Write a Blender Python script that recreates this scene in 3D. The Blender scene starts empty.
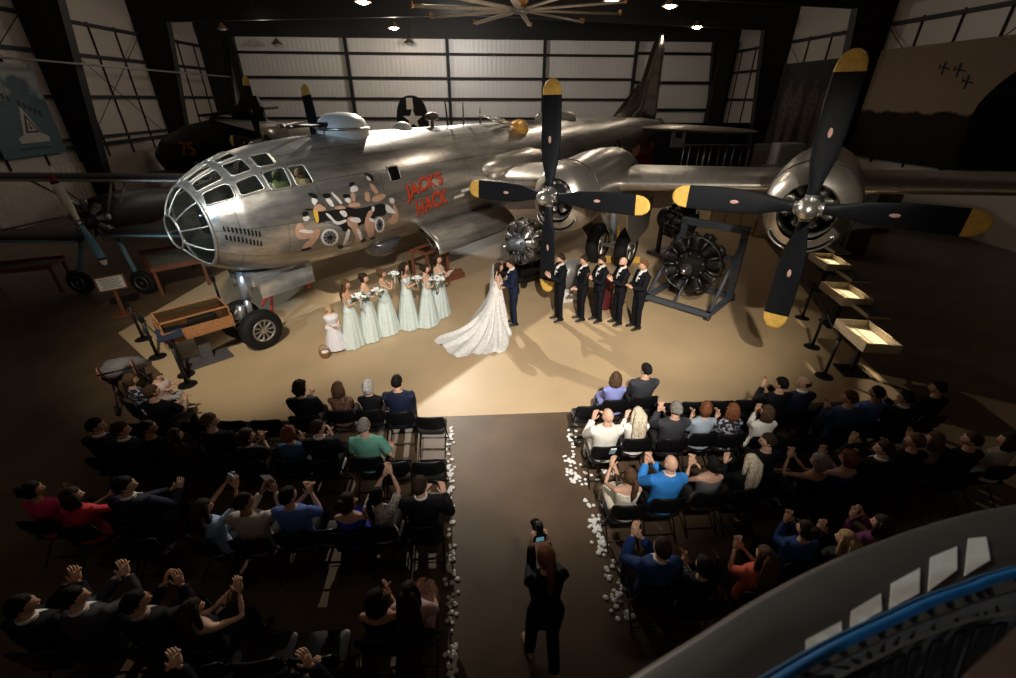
import bpy, bmesh, math, random
from math import sin, cos, pi, radians as R, hypot, atan2, sqrt
from mathutils import Vector as V, Matrix as M4, noise
random.seed(7)
scn = bpy.context.scene
COL = scn.collection
# ------------------------------------------------------------------ camera constants (from solving the photo)
FPX, TH, CAMZ, ROLL, YAW = 441.5, 0.49934, 5.226, 0.00455, 0.0654

def ray(px, py):
    a, b = px-508, py-339
    c, s = cos(ROLL), sin(ROLL)
    x, y = (c*a+s*b)/FPX, (-s*a+c*b)/FPX
    fw = cos(TH)-y*sin(TH); dn = sin(TH)+y*cos(TH)
    return V((x*cos(YAW)+fw*sin(YAW), -x*sin(YAW)+fw*cos(YAW), -dn))
CAM = V((0, 0, CAMZ))
def atz(px, py, z=0):
    d = ray(px, py); return CAM+d*((z-CAMZ)/d.z)
def atu(px, py, u):
    d = ray(px, py); return CAM+d*(u/d.x)
def atv(px, py, v):
    d = ray(px, py); return CAM+d*(v/d.y)

# ------------------------------------------------------------------ materials
MATS = {}
def nodes(m):
    m.use_nodes = True
    nt = m.node_tree
    return nt, nt.nodes, nt.links, nt.nodes['Principled BSDF']
def mat(name, col, rough=.6, metal=0, var=.12, scale=12, emit=None, bump=0, spec=.3):
    if name in MATS: return MATS[name]
    m = bpy.data.materials.new(name); nt, N, L, P = nodes(m)
    P.inputs['Roughness'].default_value = rough; P.inputs['Metallic'].default_value = metal
    P.inputs['Specular IOR Level'].default_value = spec
    tc = N.new('ShaderNodeTexCoord'); nz = N.new('ShaderNodeTexNoise'); nz.inputs['Scale'].default_value = scale
    nz.inputs['Detail'].default_value = 4
    L.new(tc.outputs['Object'], nz.inputs['Vector'])
    cr = N.new('ShaderNodeValToRGB')
    cr.color_ramp.elements[0].position = .3; cr.color_ramp.elements[1].position = .7
    cr.color_ramp.elements[0].color = [max(0, c*(1-var)) for c in col]+[1]
    cr.color_ramp.elements[1].color = [min(1, c*(1+var)) for c in col]+[1]
    L.new(nz.outputs['Fac'], cr.inputs['Fac']); L.new(cr.outputs['Color'], P.inputs['Base Color'])
    if bump:
        b = N.new('ShaderNodeBump'); b.inputs['Strength'].default_value = bump; b.inputs['Distance'].default_value = .02
        L.new(nz.outputs['Fac'], b.inputs['Height']); L.new(b.outputs['Normal'], P.inputs['Normal'])
    if emit:
        P.inputs['Emission Color'].default_value = list(emit[0])+[1]; P.inputs['Emission Strength'].default_value = emit[1]
    MATS[name] = m
    return m
def pattern(name, c1, c2, scale=30, thr=.5, rough=.8, kind='NOISE'):
    if name in MATS: return MATS[name]
    m = bpy.data.materials.new(name); nt, N, L, P = nodes(m)
    P.inputs['Roughness'].default_value = rough; P.inputs['Specular IOR Level'].default_value = .2
    tc = N.new('ShaderNodeTexCoord')
    if kind == 'NOISE':
        nz = N.new('ShaderNodeTexNoise'); nz.inputs['Scale'].default_value = scale; out = nz.outputs['Fac']
    else:
        nz = N.new('ShaderNodeTexVoronoi'); nz.inputs['Scale'].default_value = scale; out = nz.outputs['Distance']
    L.new(tc.outputs['Object'], nz.inputs['Vector'])
    cr = N.new('ShaderNodeValToRGB'); cr.color_ramp.elements[0].position = thr-.04; cr.color_ramp.elements[1].position = thr+.04
    cr.color_ramp.elements[0].color = list(c1)+[1]; cr.color_ramp.elements[1].color = list(c2)+[1]
    L.new(out, cr.inputs['Fac']); L.new(cr.outputs['Color'], P.inputs['Base Color'])
    MATS[name] = m
    return m
def aluminium(name, base=(.56, .53, .50), rough=.3, panel=True, var=.25, metal=.82):
    if name in MATS: return MATS[name]
    m = bpy.data.materials.new(name); nt, N, L, P = nodes(m)
    P.inputs['Metallic'].default_value = metal
    tc = N.new('ShaderNodeTexCoord')
    mp = N.new('ShaderNodeMapping'); mp.inputs['Scale'].default_value = (.38, 2.6, 2.6)
    L.new(tc.outputs['Object'], mp.inputs['Vector'])
    nz = N.new('ShaderNodeTexNoise'); nz.inputs['Scale'].default_value = 2.2; nz.inputs['Detail'].default_value = 8; nz.inputs['Roughness'].default_value = .65
    L.new(mp.outputs['Vector'], nz.inputs['Vector'])
    cr = N.new('ShaderNodeValToRGB')
    cr.color_ramp.elements[0].position = .32; cr.color_ramp.elements[1].position = .68
    cr.color_ramp.elements[0].color = [c*(1-var) for c in base]+[1]; cr.color_ramp.elements[1].color = [min(1, c*(1+var*.6)) for c in base]+[1]
    L.new(nz.outputs['Fac'], cr.inputs['Fac'])
    colr = cr.outputs['Color']
    if panel:
        sx = N.new('ShaderNodeSeparateXYZ'); L.new(tc.outputs['Object'], sx.inputs['Vector'])
        zz = N.new('ShaderNodeMath'); zz.operation = 'SUBTRACT'; zz.inputs[1].default_value = 2.98; L.new(sx.outputs['Z'], zz.inputs[0])
        at = N.new('ShaderNodeMath'); at.operation = 'ARCTAN2'; L.new(sx.outputs['Y'], at.inputs[0]); L.new(zz.outputs[0], at.inputs[1])
        cb = N.new('ShaderNodeCombineXYZ'); L.new(sx.outputs['X'], cb.inputs['X']); L.new(at.outputs[0], cb.inputs['Y'])
        br = N.new('ShaderNodeTexBrick'); br.inputs['Scale'].default_value = 1.0
        br.inputs['Brick Width'].default_value = 1.7; br.inputs['Row Height'].default_value = .55; br.inputs['Mortar Size'].default_value = .006
        br.inputs['Color1'].default_value = (1, 1, 1, 1); br.inputs['Color2'].default_value = (.80, .80, .80, 1); br.inputs['Mortar'].default_value = (.38, .38, .38, 1)
        L.new(cb.outputs[0], br.inputs['Vector'])
        mx = N.new('ShaderNodeMix'); mx.data_type = 'RGBA'; mx.blend_type = 'MULTIPLY'; mx.inputs[0].default_value = 1
        L.new(colr, mx.inputs[6]); L.new(br.outputs['Color'], mx.inputs[7]); colr = mx.outputs[2]
    L.new(colr, P.inputs['Base Color'])
    mr = N.new('ShaderNodeMapRange'); mr.inputs[3].default_value = rough-(.06 if panel else .0); mr.inputs[4].default_value = rough+(.12 if panel else .05)
    L.new(nz.outputs['Fac'], mr.inputs[0]); L.new(mr.outputs[0], P.inputs['Roughness'])
    n2 = N.new('ShaderNodeTexNoise'); n2.inputs['Scale'].default_value = 3.0; L.new(tc.outputs['Object'], n2.inputs['Vector'])
    b = N.new('ShaderNodeBump'); b.inputs['Strength'].default_value = .12 if panel else .04; b.inputs['Distance'].default_value = .05
    L.new(n2.outputs['Fac'], b.inputs['Height']); L.new(b.outputs['Normal'], P.inputs['Normal'])
    MATS[name] = m
    return m
def hairmat(name, col):
    m = bpy.data.materials.new(name); nt, N, L, P = nodes(m); P.inputs['Roughness'].default_value = .6; P.inputs['Specular IOR Level'].default_value = .12
    tc = N.new('ShaderNodeTexCoord'); mp = N.new('ShaderNodeMapping'); mp.inputs['Scale'].default_value = (95, 95, 14)
    nz = N.new('ShaderNodeTexNoise'); nz.inputs['Scale'].default_value = 1; nz.inputs['Detail'].default_value = 3
    L.new(tc.outputs['Object'], mp.inputs['Vector']); L.new(mp.outputs[0], nz.inputs['Vector'])
    cr = N.new('ShaderNodeValToRGB'); cr.color_ramp.elements[0].position = .35; cr.color_ramp.elements[1].position = .68
    cr.color_ramp.elements[0].color = [c*.45 for c in col]+[1]; cr.color_ramp.elements[1].color = [min(1, c*1.35) for c in col]+[1]
    L.new(nz.outputs['Fac'], cr.inputs['Fac']); L.new(cr.outputs[0], P.inputs['Base Color'])
    b = N.new('ShaderNodeBump'); b.inputs['Strength'].default_value = .7; b.inputs['Distance'].default_value = .015
    L.new(nz.outputs['Fac'], b.inputs['Height']); L.new(b.outputs[0], P.inputs['Normal']); return m
def glass(name, tint=(.8, .85, .8), trans=.75, rough=.05):
    if name in MATS: return MATS[name]
    m = bpy.data.materials.new(name); m.use_nodes = True; N, L = m.node_tree.nodes, m.node_tree.links
    N.clear(); o = N.new('ShaderNodeOutputMaterial'); mx = N.new('ShaderNodeMixShader'); t = N.new('ShaderNodeBsdfTransparent'); g = N.new('ShaderNodeBsdfPrincipled')
    t.inputs['Color'].default_value = list(tint)+[1]
    g.inputs['Base Color'].default_value = (.02, .02, .02, 1); g.inputs['Roughness'].default_value = rough
    mx.inputs['Fac'].default_value = 1-trans
    L.new(t.outputs[0], mx.inputs[1]); L.new(g.outputs[0], mx.inputs[2]); L.new(mx.outputs[0], o.inputs['Surface'])
    MATS[name] = m
    return m
def sheer(name, col, trans):
    if name in MATS: return MATS[name]
    m = bpy.data.materials.new(name); m.use_nodes = True; N, L = m.node_tree.nodes, m.node_tree.links
    N.clear(); o = N.new('ShaderNodeOutputMaterial'); mx = N.new('ShaderNodeMixShader'); t = N.new('ShaderNodeBsdfTransparent'); g = N.new('ShaderNodeBsdfDiffuse')
    g.inputs['Color'].default_value = list(col)+[1]; mx.inputs['Fac'].default_value = 1-trans
    L.new(t.outputs[0], mx.inputs[1]); L.new(g.outputs[0], mx.inputs[2]); L.new(mx.outputs[0], o.inputs['Surface'])
    MATS[name] = m
    return m

# ------------------------------------------------------------------ mesh builder
class MB:
    def __init__(s): s.v = []; s.f = []; s.m = []
    def add(s, vs, fs, mi=0, mx=None):
        o = len(s.v)
        s.v += [tuple(mx @ V(p)) if mx else tuple(p) for p in vs]
        s.f += [[i+o for i in f] for f in fs]; s.m += [mi]*len(fs)
        return s
    def box(s, c, d, mi=0, mx=None, bev=0):
        x, y, z = [k/2 for k in d]
        if bev:
            b = min(bev, x*.9, y*.9, z*.9); bm = bmesh.new(); bmesh.ops.create_cube(bm, size=1)
            for q in bm.verts: q.co = V((q.co.x*d[0], q.co.y*d[1], q.co.z*d[2]))
            bmesh.ops.bevel(bm, geom=bm.edges[:], offset=b, segments=2, affect='EDGES', profile=.6)
            bm.verts.index_update()
            vs = [q.co+V(c) for q in bm.verts]; fs = [[q.index for q in f.verts] for f in bm.faces]; bm.free()
            return s.add(vs, fs, mi, mx)
        vs = [(c[0]+i*x, c[1]+j*y, c[2]+k*z) for i in (-1, 1) for j in (-1, 1) for k in (-1, 1)]
        return s.add(vs, [(0, 1, 3, 2), (4, 6, 7, 5), (0, 4, 5, 1), (2, 3, 7, 6), (0, 2, 6, 4), (1, 5, 7, 3)], mi, mx)
    def tube(s, pts, rad, n=8, mi=0, mx=None, up=None, cap=True, closed=False):
        """swept tube; rad: number | list of numbers or (rx, ry)"""
        pts = [V(p) for p in pts]; k = len(pts)
        if not isinstance(rad, (list, tuple)): rad = [rad]*k
        vs = []
        side = None
        for i, p in enumerate(pts):
            if closed: t = pts[(i+1) % k]-pts[i-1]
            else: t = (pts[min(i+1, k-1)]-pts[max(i-1, 0)])
            if t.length < 1e-9: t = V((0, 0, 1))
            t.normalize()
            ref = V(up) if up is not None else (V((0, 0, 1)) if abs(t.z) < .9 else V((0, 1, 0)))
            if up is None and side is not None:
                sd = side-t*side.dot(t)
                sd = sd.normalized() if sd.length > 1e-6 else t.cross(ref).normalized()
            else: sd = t.cross(ref); sd = sd.normalized() if sd.length > 1e-6 else t.orthogonal().normalized()
            side = sd
            w = sd.cross(t)
            r = rad[i]; rx, ry = r if isinstance(r, (list, tuple)) else (r, r)
            vs += [p+sd*(rx*cos(2*pi*j/n))+w*(ry*sin(2*pi*j/n)) for j in range(n)]
        fs = []
        for i in range(k if closed else k-1):
            a, b = i*n, ((i+1) % k)*n
            fs += [(a+j, a+(j+1) % n, b+(j+1) % n, b+j) for j in range(n)]
        if cap and not closed:
            fs += [tuple(range(n))[::-1], tuple((k-1)*n+j for j in range(n))]
        return s.add(vs, fs, mi, mx)
    def lathe(s, prof, n=24, mi=0, mx=None, axis='z', cap=True):
        """prof: list of (r, h)"""
        vs = []
        for r, h in prof:
            for j in range(n):
                a = 2*pi*j/n; c, d = r*cos(a), r*sin(a)
                vs.append((c, d, h) if axis == 'z' else ((h, c, d) if axis == 'x' else (d, h, c)))
        fs = [(i*n+j, i*n+(j+1) % n, (i+1)*n+(j+1) % n, (i+1)*n+j) for i in range(len(prof)-1) for j in range(n)]
        if cap: fs += [tuple(range(n))[::-1], tuple((len(prof)-1)*n+j for j in range(n))]
        return s.add(vs, fs, mi, mx)
    def ball(s, c, r, n=12, m=8, mi=0, mx=None):
        rx, ry, rz = r if isinstance(r, (list, tuple)) else (r, r, r)
        vs = [(c[0], c[1], c[2]+rz)]
        for i in range(1, m):
            t = pi*i/m
            vs += [(c[0]+rx*sin(t)*cos(2*pi*j/n), c[1]+ry*sin(t)*sin(2*pi*j/n), c[2]+rz*cos(t)) for j in range(n)]
        vs.append((c[0], c[1], c[2]-rz)); e = len(vs)-1
        fs = [(0, 1+j, 1+(j+1) % n) for j in range(n)]
        for i in range(m-2):
            a = 1+i*n; b = a+n
            fs += [(a+j, b+j, b+(j+1) % n, a+(j+1) % n) for j in range(n)]
        a = 1+(m-2)*n
        fs += [(a+(j+1) % n, a+j, e) for j in range(n)]
        return s.add(vs, fs, mi, mx)
    def prism(s, poly, d0, d1, mi=0, mx=None, axis='y'):
        n = len(poly)
        f = (lambda p, d: (p[0], d, p[1])) if axis == 'y' else ((lambda p, d: (d, p[0], p[1])) if axis == 'x' else (lambda p, d: (p[0], p[1], d)))
        vs = [f(p, d0) for p in poly]+[f(p, d1) for p in poly]
        fs = [tuple(range(n)), tuple(range(n, 2*n))[::-1]]+[(i, (i+1) % n, n+(i+1) % n, n+i) for i in range(n)]
        return s.add(vs, fs, mi, mx)
    def grid(s, fn, nu, nv, mi=0, closed_u=False):
        vs = [fn(i/(nu-(0 if closed_u else 1)), j/(nv-1)) for j in range(nv) for i in range(nu)]
        fs = []
        for j in range(nv-1):
            for i in range(nu if closed_u else nu-1):
                fs.append((j*nu+i, j*nu+(i+1) % nu, (j+1)*nu+(i+1) % nu, (j+1)*nu+i))
        return s.add(vs, fs, mi)
    def mesh(s, name, mats, smooth=True, fix=True):
        me = bpy.data.meshes.new(name); me.from_pydata(s.v, [], s.f)
        for m in (mats if isinstance(mats, (list, tuple)) else [mats]): me.materials.append(m)
        me.polygons.foreach_set('material_index', s.m)
        if fix:
            bm = bmesh.new(); bm.from_mesh(me); bmesh.ops.recalc_face_normals(bm, faces=bm.faces[:]); bm.to_mesh(me); bm.free()
        me.polygons.foreach_set('use_smooth', [smooth]*len(me.polygons)); me.update()
        return me
    def build(s, name, mats, parent=None, smooth=True, fix=True, auto=None):
        me = s.mesh(name, mats, smooth, fix)
        if auto is not None and smooth: me.set_sharp_from_angle(angle=R(auto))
        return link(name, me, parent)
def link(name, data, parent=None):
    o = bpy.data.objects.new(name, data); COL.objects.link(o)
    if parent: o.parent = parent
    return o
def tag(o, label=None, cat=None, group=None, kind=None):
    for k, x in (('label', label), ('category', cat), ('group', group), ('kind', kind)):
        if x: o[k] = x
    return o
def empty(name, loc, rz=0, label=None, cat=None, group=None):
    o = bpy.data.objects.new(name, None); COL.objects.link(o); o.empty_display_size = .2
    o.location = loc; o.rotation_euler = (0, 0, rz)
    return tag(o, label, cat, group)
def struct(name, mb, m, smooth=False, **k):
    o = mb.build(name, m, smooth=smooth, **k); o['kind'] = 'structure'; return o
def copy_tree(o, parent=None):
    c = o.copy(); COL.objects.link(c)
    if parent: c.parent = parent
    for ch in o.children: copy_tree(ch, c)
    return c
def remesh(mb, name, voxel, smooth_it=2):
    """fuse overlapping closed tubes into one continuous skin"""
    me = mb.mesh(name, [])
    o = bpy.data.objects.new(name, me); COL.objects.link(o)
    r = o.modifiers.new('r', 'REMESH'); r.mode = 'VOXEL'; r.voxel_size = voxel; r.use_smooth_shade = True
    if smooth_it:
        q = o.modifiers.new('s', 'SMOOTH'); q.factor = .5; q.iterations = smooth_it
    dg = bpy.context.evaluated_depsgraph_get()
    out = bpy.data.meshes.new_from_object(o.evaluated_get(dg))
    bpy.data.objects.remove(o); bpy.data.meshes.remove(me)
    return out
def add_mesh(mb, me, mi=0):
    mb.add([v.co[:] for v in me.vertices], [list(p.vertices) for p in me.polygons], mi)
    bpy.data.meshes.remove(me)

BLACK = mat('black_paint', (.007, .007, .008), .45)
STEEL = mat('bare_steel', (.55, .55, .54), .35, 1)
DARKSTEEL = mat('dark_steel', (.10, .10, .10), .4, 1)
RUBBER = mat('tyre_rubber', (.008, .008, .008), .75)
# ================================================================== PEOPLE
SK = {'light': mat('skin_light', (.60, .36, .25), .5, var=.06), 'tan': mat('skin_tan', (.48, .27, .17), .5, var=.06),
      'pale': mat('skin_pale', (.68, .45, .35), .5, var=.05), 'brown': mat('skin_brown', (.30, .16, .10), .5, var=.06)}
EYE = mat('eye_dark', (.03, .02, .02), .2); LIP = mat('lip_rose', (.40, .13, .11), .4)
HAIRS = {k: hairmat(n, c) for k, n, c in (('black', 'hair_black', (.012, .009, .008)), ('dark', 'hair_dark_brown', (.034, .020, .013)), ('brown', 'hair_brown', (.10, .056, .030)), ('auburn', 'hair_auburn', (.19, .070, .030)),
         ('blond', 'hair_blond', (.46, .31, .16)), ('pale', 'hair_pale_blond', (.70, .60, .45)), ('grey', 'hair_grey', (.24, .22, .20)), ('white', 'hair_white', (.56, .53, .50)))}
WHITE = mat('white_cotton', (.80, .80, .78), .8)
SHOE = mat('black_leather', (.015, .014, .013), .35)

def ik(a, b, l1, l2, hint):
    d = b-a; L = d.length
    if L > (l1+l2)*.995: b = a+d*((l1+l2)*.995/L); d = b-a; L = d.length
    x = (l1*l1-l2*l2+L*L)/(2*L); hgt = sqrt(max(0, l1*l1-x*x))
    e = d.normalized(); hv = V(hint)-e*V(hint).dot(e)
    hv = hv.normalized() if hv.length > 1e-4 else e.orthogonal()
    return a+e*x+hv*hgt, b
def hand(mb, w, d, nrm, thumbhint, k=1, curl=.35, mi=0):
    d = d.normalized(); nrm = (nrm-d*nrm.dot(d)); nrm = nrm.normalized() if nrm.length > 1e-4 else d.orthogonal().normalized()
    a = d.cross(nrm)
    if a.dot(V(thumbhint)) < 0: a = -a
    P = lambda x, y, z: w+d*(x*k)+a*(y*k)+nrm*(z*k)
    mb.tube([P(-.02, 0, 0), P(.02, 0, 0), P(.06, 0, 0), P(.09, 0, .004)], [(.026*k, .02*k), (.036*k, .017*k), (.041*k, .015*k), (.036*k, .011*k)], 8, mi, up=nrm)
    for j, (yy, ln) in enumerate(((.030, .072), (.010, .082), (-.011, .076), (-.031, .058))):
        c = curl*(1+.15*j); s1 = V((.088, yy, .002))
        p1 = (s1.x+ln*.45*cos(c*.4), yy*1.05, s1.z+ln*.45*sin(c*.4))
        p2 = (p1[0]+ln*.32*cos(c*1.1), yy*1.08, p1[2]+ln*.32*sin(c*1.1))
        p3 = (p2[0]+ln*.25*cos(c*1.8), yy*1.08, p2[2]+ln*.25*sin(c*1.8))
        mb.tube([P(.07, yy, 0), P(*s1), P(*p1), P(*p2), P(*p3)], [.009*k, .0095*k, .009*k, .008*k, .006*k], 6, mi)
    mb.tube([P(.01, .028, .004), P(.035, .05, .012), P(.062, .062, .018), P(.082, .066, .024)], [.012*k, .012*k, .010*k, .007*k], 6, mi)

def head_geo(mb, H, female):
    n, m = 28, 20
    t = MB(); t.ball((0, 0, 0), (.076, .097, .117), n, m)
    vs = []
    for x, y, z in t.v:
        zz = z/.117
        if zz < 0:
            x *= 1-.26*zz*zz; y = y*(1-.10*zz*zz) if y > 0 else y*(1-.35*zz*zz)
            if y > 0: y += .012*max(0, -zz-.5)
        if y > .03:
            y += .022*math.exp(-(x/.014)**2)*math.exp(-((z+.022)/.022)**2)
            y -= .008*math.exp(-((abs(x)-.032)/.014)**2)*math.exp(-((z-.012)/.014)**2)
        vs.append((x, y, z))
    mb.add(vs, t.f, 0, H)
    for sx in (-1, 1):
        mb.ball((sx*.031, .083, .012), (.013, .008, .008), 8, 6, 1, H)
        mb.ball((sx*.075, -.008, -.006), (.010, .022, .032), 8, 6, 0, H)
    mb.ball((0, .088, -.055), (.024, .009, .009), 8, 6, 2, H)

def hair_geo(H, Hs, style, seed, longto=.42):
    mb = MB(); rnd = random.Random(seed)
    sc = {'curly': 1.24, 'short': 1.07, 'buzz': 1.035, 'fringe': 1.03}.get(style, 1.11)
    t = MB(); t.ball((0, 0, 0), (.078, .100, .120), 28, 20); vs = []
    off = V((rnd.random()*9, rnd.random()*9, 0))
    for x, y, z in t.v:
        p = V((x, y-.008, z+.006)); u = V((x/.078, y/.1, z/.12))
        n1 = noise.noise(V((x, y, z))*(26 if style == 'curly' else 17)+off)+.5*noise.noise(V((x, y, z))*60+off)
        f = sc*(1+(.14 if style == 'curly' else .045)*n1)
        face = u.y > .30 and u.z < .50-.25*abs(u.x)
        if style in ('short', 'buzz', 'fringe'): face = face or u.z < -.38 or (abs(u.x) > .7 and u.z < -.1 and u.y > -.1)
        if style == 'fringe': face = face or u.z > .30 or u.y > .1
        if face: f = .80
        vs.append(p*f)
    mb.add(vs, t.f, 0, H)
    def P(x, y, z, w): return (H @ V((x, y, z))).lerp(Hs @ V((x, y, z)), w)
    if style == 'long':
        L = longto
        for k, (ox, wd) in enumerate(((-.055, .055), (0, .07), (.055, .055))):
            mb.tube([P(ox*.5, -.05, .08, 0), P(ox, -.102, 0, 0), P(ox*1.1, -.125, -.13, .4), P(ox*1.2+rnd.uniform(-.02, .02), -.150, -.13-L*.5, .9), P(ox*1.1, -.150, -.12-L, 1)],
                    [(.03, .03), (wd, .038), (wd*1.15, .036), (wd*1.05, .03), (.015, .01)], 10, up=None)
        for sx in (-1, 1):
            mb.tube([P(sx*.05, .02, .09, 0), P(sx*.086, .0, -.02, 0), P(sx*.092, -.02, -.13, .4), P(sx*.095, -.05, -.24, .9)], [.02, .028, .03, .014], 8)
    elif style == 'bob':
        for a in range(-5, 6):
            an = a*.36; x, y = .088*sin(an), -.092*cos(an)
            mb.tube([P(x*.7, y*.7, .07, 0), P(x, y, -.02, 0), P(x*1.06, y*1.05, -.12, .2), P(x*.9, y*.95, -.165, .2)], [.025, .03, .028, .012], 6)
    elif style == 'bun':
        mb.ball(P(0, -.125, .0, 0), .05, 12, 8)
        mb.tube([P(.03*cos(q), -.13, .03*sin(q), 0) for q in [i*pi/5 for i in range(10)]], .022, 6, closed=True)
    elif style == 'updo':
        mb.ball(P(0, -.09, .07, 0), (.06, .055, .05), 12, 8); mb.ball(P(.03, -.11, .02, 0), .04, 10, 6); mb.ball(P(-.03, -.11, .03, 0), .04, 10, 6)
    elif style == 'pony':
        mb.tube([P(0, -.09, .03, 0), P(0, -.14, .02, 0), P(0, -.165, -.08, .3), P(0, -.16, -.22, .6), P(0, -.155, -.32, .8)], [.022, .03, .036, .03, .008], 8)
    return mb

def garment_torso(mb, T, secs, z0, z1, d, up):
    zs = [s for s in secs if z0-1e-6 <= s[0] <= z1+1e-6]
    mb.tube([T((0, s[3], s[0])) for s in zs], [(s[1]+d, s[2]+d) for s in zs], 20, up=up)

NP = 0
def person(label, loc=None, rz=0, pose='stand', h=1.76, fem=False, skin='light', hair=('short', 'dark'), top=('jacket', BLACK), bottom=('trousers', BLACK),
           arms='side', hyaw=0, hpitch=-.1, lean=0, head_at=None, group=None, vox=.02, shirt=None, tie=None, beard=None, shoe=SHOE, hairlen=.42, collar=None):
    """arms: name or ((xL,yL,zL),(xR,yR,zR)) relative to the base of the neck.  Returns root object and a function mapping local points."""
    global NP; NP += 1
    k = h/1.78; sit = pose == 'sit'; dz = -.425 if sit else 0
    piv = V((0, 0, .98))
    rot = M4.Rotation(-lean, 4, 'X')
    def T(p):
        p = V(p); p = piv+(rot @ (p-piv)) if p.z > .9 else p
        return (p+V((0, 0, dz)))*k
    def Lw(p): return V(p)*k            # legs: own coordinates
    if fem: secs = [(.84, .10, .09, 0), (.90, .168, .118, -.01), (.98, .172, .12, -.01), (1.08, .130, .098, 0), (1.14, .122, .09, .005), (1.24, .140, .108, .012), (1.31, .150, .122, .016), (1.38, .158, .10, .0), (1.43, .155, .078, -.01), (1.475, .105, .062, -.012), (1.505, .052, .055, -.008), (1.60, .048, .052, .005)]
    else: secs = [(.84, .10, .09, 0), (.90, .165, .115, -.005), (.98, .166, .118, 0), (1.08, .152, .108, .0), (1.14, .152, .108, .0), (1.24, .165, .118, .005), (1.31, .178, .126, .006), (1.38, .186, .118, .0), (1.43, .185, .095, -.01), (1.475, .135, .075, -.012), (1.505, .062, .062, -.008), (1.60, .056, .060, .005)]
    sw = .165 if fem else .19
    up = rot @ V((0, -1, 0))
    mb = MB(); garment_torso(mb, T, secs, 0, 2, 0, up)
    # ---- arms
    presets = {'side': ((-.24, .03, -.62), (.24, .03, -.62)), 'lap': ((-.08, .30, -.50), (.08, .30, -.50)), 'clap': ((-.045, .29, -.27), (.045, .30, -.24)),
               'clap_high': ((-.05, .32, -.12), (.05, .33, -.09)), 'phone': ((-.07, .40, .16), (.07, .40, .16)), 'phone_high': ((-.06, .42, .28), (.10, .40, .24)),
               'clasp': ((-.04, .22, -.55), (.03, .25, -.55)), 'hold': ((-.05, .25, -.27), (.05, .25, -.27)), 'clap_mid': ((-.05, .30, -.27), (.045, .32, -.24)),
               'camera': ((-.085, .24, .08), (.085, .24, .08)), 'hug': ((-.12, .32, -.28), (.12, .32, -.22)), 'reach': ((-.05, .45, -.15), (.05, .45, -.15))}
    tg = presets[arms] if isinstance(arms, str) else arms
    armj = []
    l1, l2 = (.275, .245) if fem else (.295, .26)
    for sx, t in zip((-1, 1), tg):
        sh = V((sx*sw, -.01, 1.425)); w = V((t[0], t[1], 1.50+t[2]))
        el, w = ik(sh, w, l1, l2, (sx*(.1 if arms == 'camera' else .5), -.35, -.8))
        sh, el, w = T(sh), T(el), T(w); armj.append((sx, sh, el, w))
        q = .85 if fem else 1
        mb.tube([T((sx*sw*.55, -.01, 1.41)), sh, sh.lerp(el, .5), el, el.lerp(w, .35), w, w+(w-el).normalized()*.02], [.05*k, .052*k*q, .045*k*q, .038*k*q, .039*k*q, .026*k*q, .022*k*q], 10)
    # ---- legs
    legj = []
    for sx in (-1, 1):
        if sit: hp, kn, an = (sx*.09, .0, .52), (sx*.105, .43, .52), (sx*.11, .43, .09)
        elif pose == 'stride': hp, kn, an = (sx*.09, 0, .90), (sx*.10, .10 if sx < 0 else .02, .50), (sx*.10, .12 if sx < 0 else -.14, .09)
        else: hp, kn, an = (sx*.09, 0, .90), (sx*.10, .015, .50), (sx*.11, -.02, .09)
        hp, kn, an = Lw(hp), Lw(kn), Lw(an); legj.append((sx, hp, kn, an))
        toe = an+V((sx*.02, .15, -.055))*k; heel = an+V((0, -.05, -.05))*k
        mb.tube([hp+V((-sx*.02, -.02 if sit else 0, .0 if sit else .05)), hp.lerp(kn, .3), kn, kn.lerp(an, .35), an], [.085*k, .082*k, .056*k, .055*k, .035*k], 12)
        mb.tube([heel, an+V((0, .02, -.04))*k, toe], [.032*k, .04*k, .025*k], 8)
    bm_ = remesh(mb, 'b', vox)
    B = MB(); add_mesh(B, bm_)
    # ---- head
    hc = T((0, .025, 1.655))
    H = M4.Translation(hc) @ M4.Rotation(hyaw, 4, 'Z') @ M4.Rotation(hpitch-lean*.5, 4, 'X') @ M4.Diagonal((k if k > .9 else k*1.18,)*3+(1,))
    Hs = M4.Translation(hc) @ M4.Rotation(hyaw*.3, 4, 'Z') @ M4.Rotation(-lean*.9, 4, 'X') @ M4.Diagonal((k, k, k, 1))
    head_geo(B, H, fem)
    for sx, sh, el, w in armj:
        d = (w-el).normalized()
        nrm = V((-sx, .05, 0)) if isinstance(arms, str) and arms not in ('lap', 'clasp', 'side') else V((-sx*.4, .1, -.9))
        if arms == 'side': nrm = V((-sx, 0, 0))
        dd = d if arms in ('side', 'lap', 'clasp', 'hug') else (d+V((0, .1, .75))).normalized()
        hand(B, w+d*.012, dd, nrm, (0, -.3, 1) if arms in ('lap', 'hold', 'clasp') else (0, -1, .2), k, .2 if 'clap' in str(arms) else .6)
    root = B.build('person', [SK[skin], EYE, LIP], fix=False)
    tag(root, label, 'person', group)
    if head_at is not None:
        a = cos(rz)*hc.x-sin(rz)*hc.y, sin(rz)*hc.x+cos(rz)*hc.y
        loc = (head_at[0]-a[0], head_at[1]-a[1], 0)
    root.location = loc; root.rotation_euler = (0, 0, rz)
    # ---- hair
    if hair and hair[0] != 'bald':
        hair_geo(H, Hs, hair[0], NP, hairlen).build('hair', HAIRS[hair[1]], root)
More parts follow.
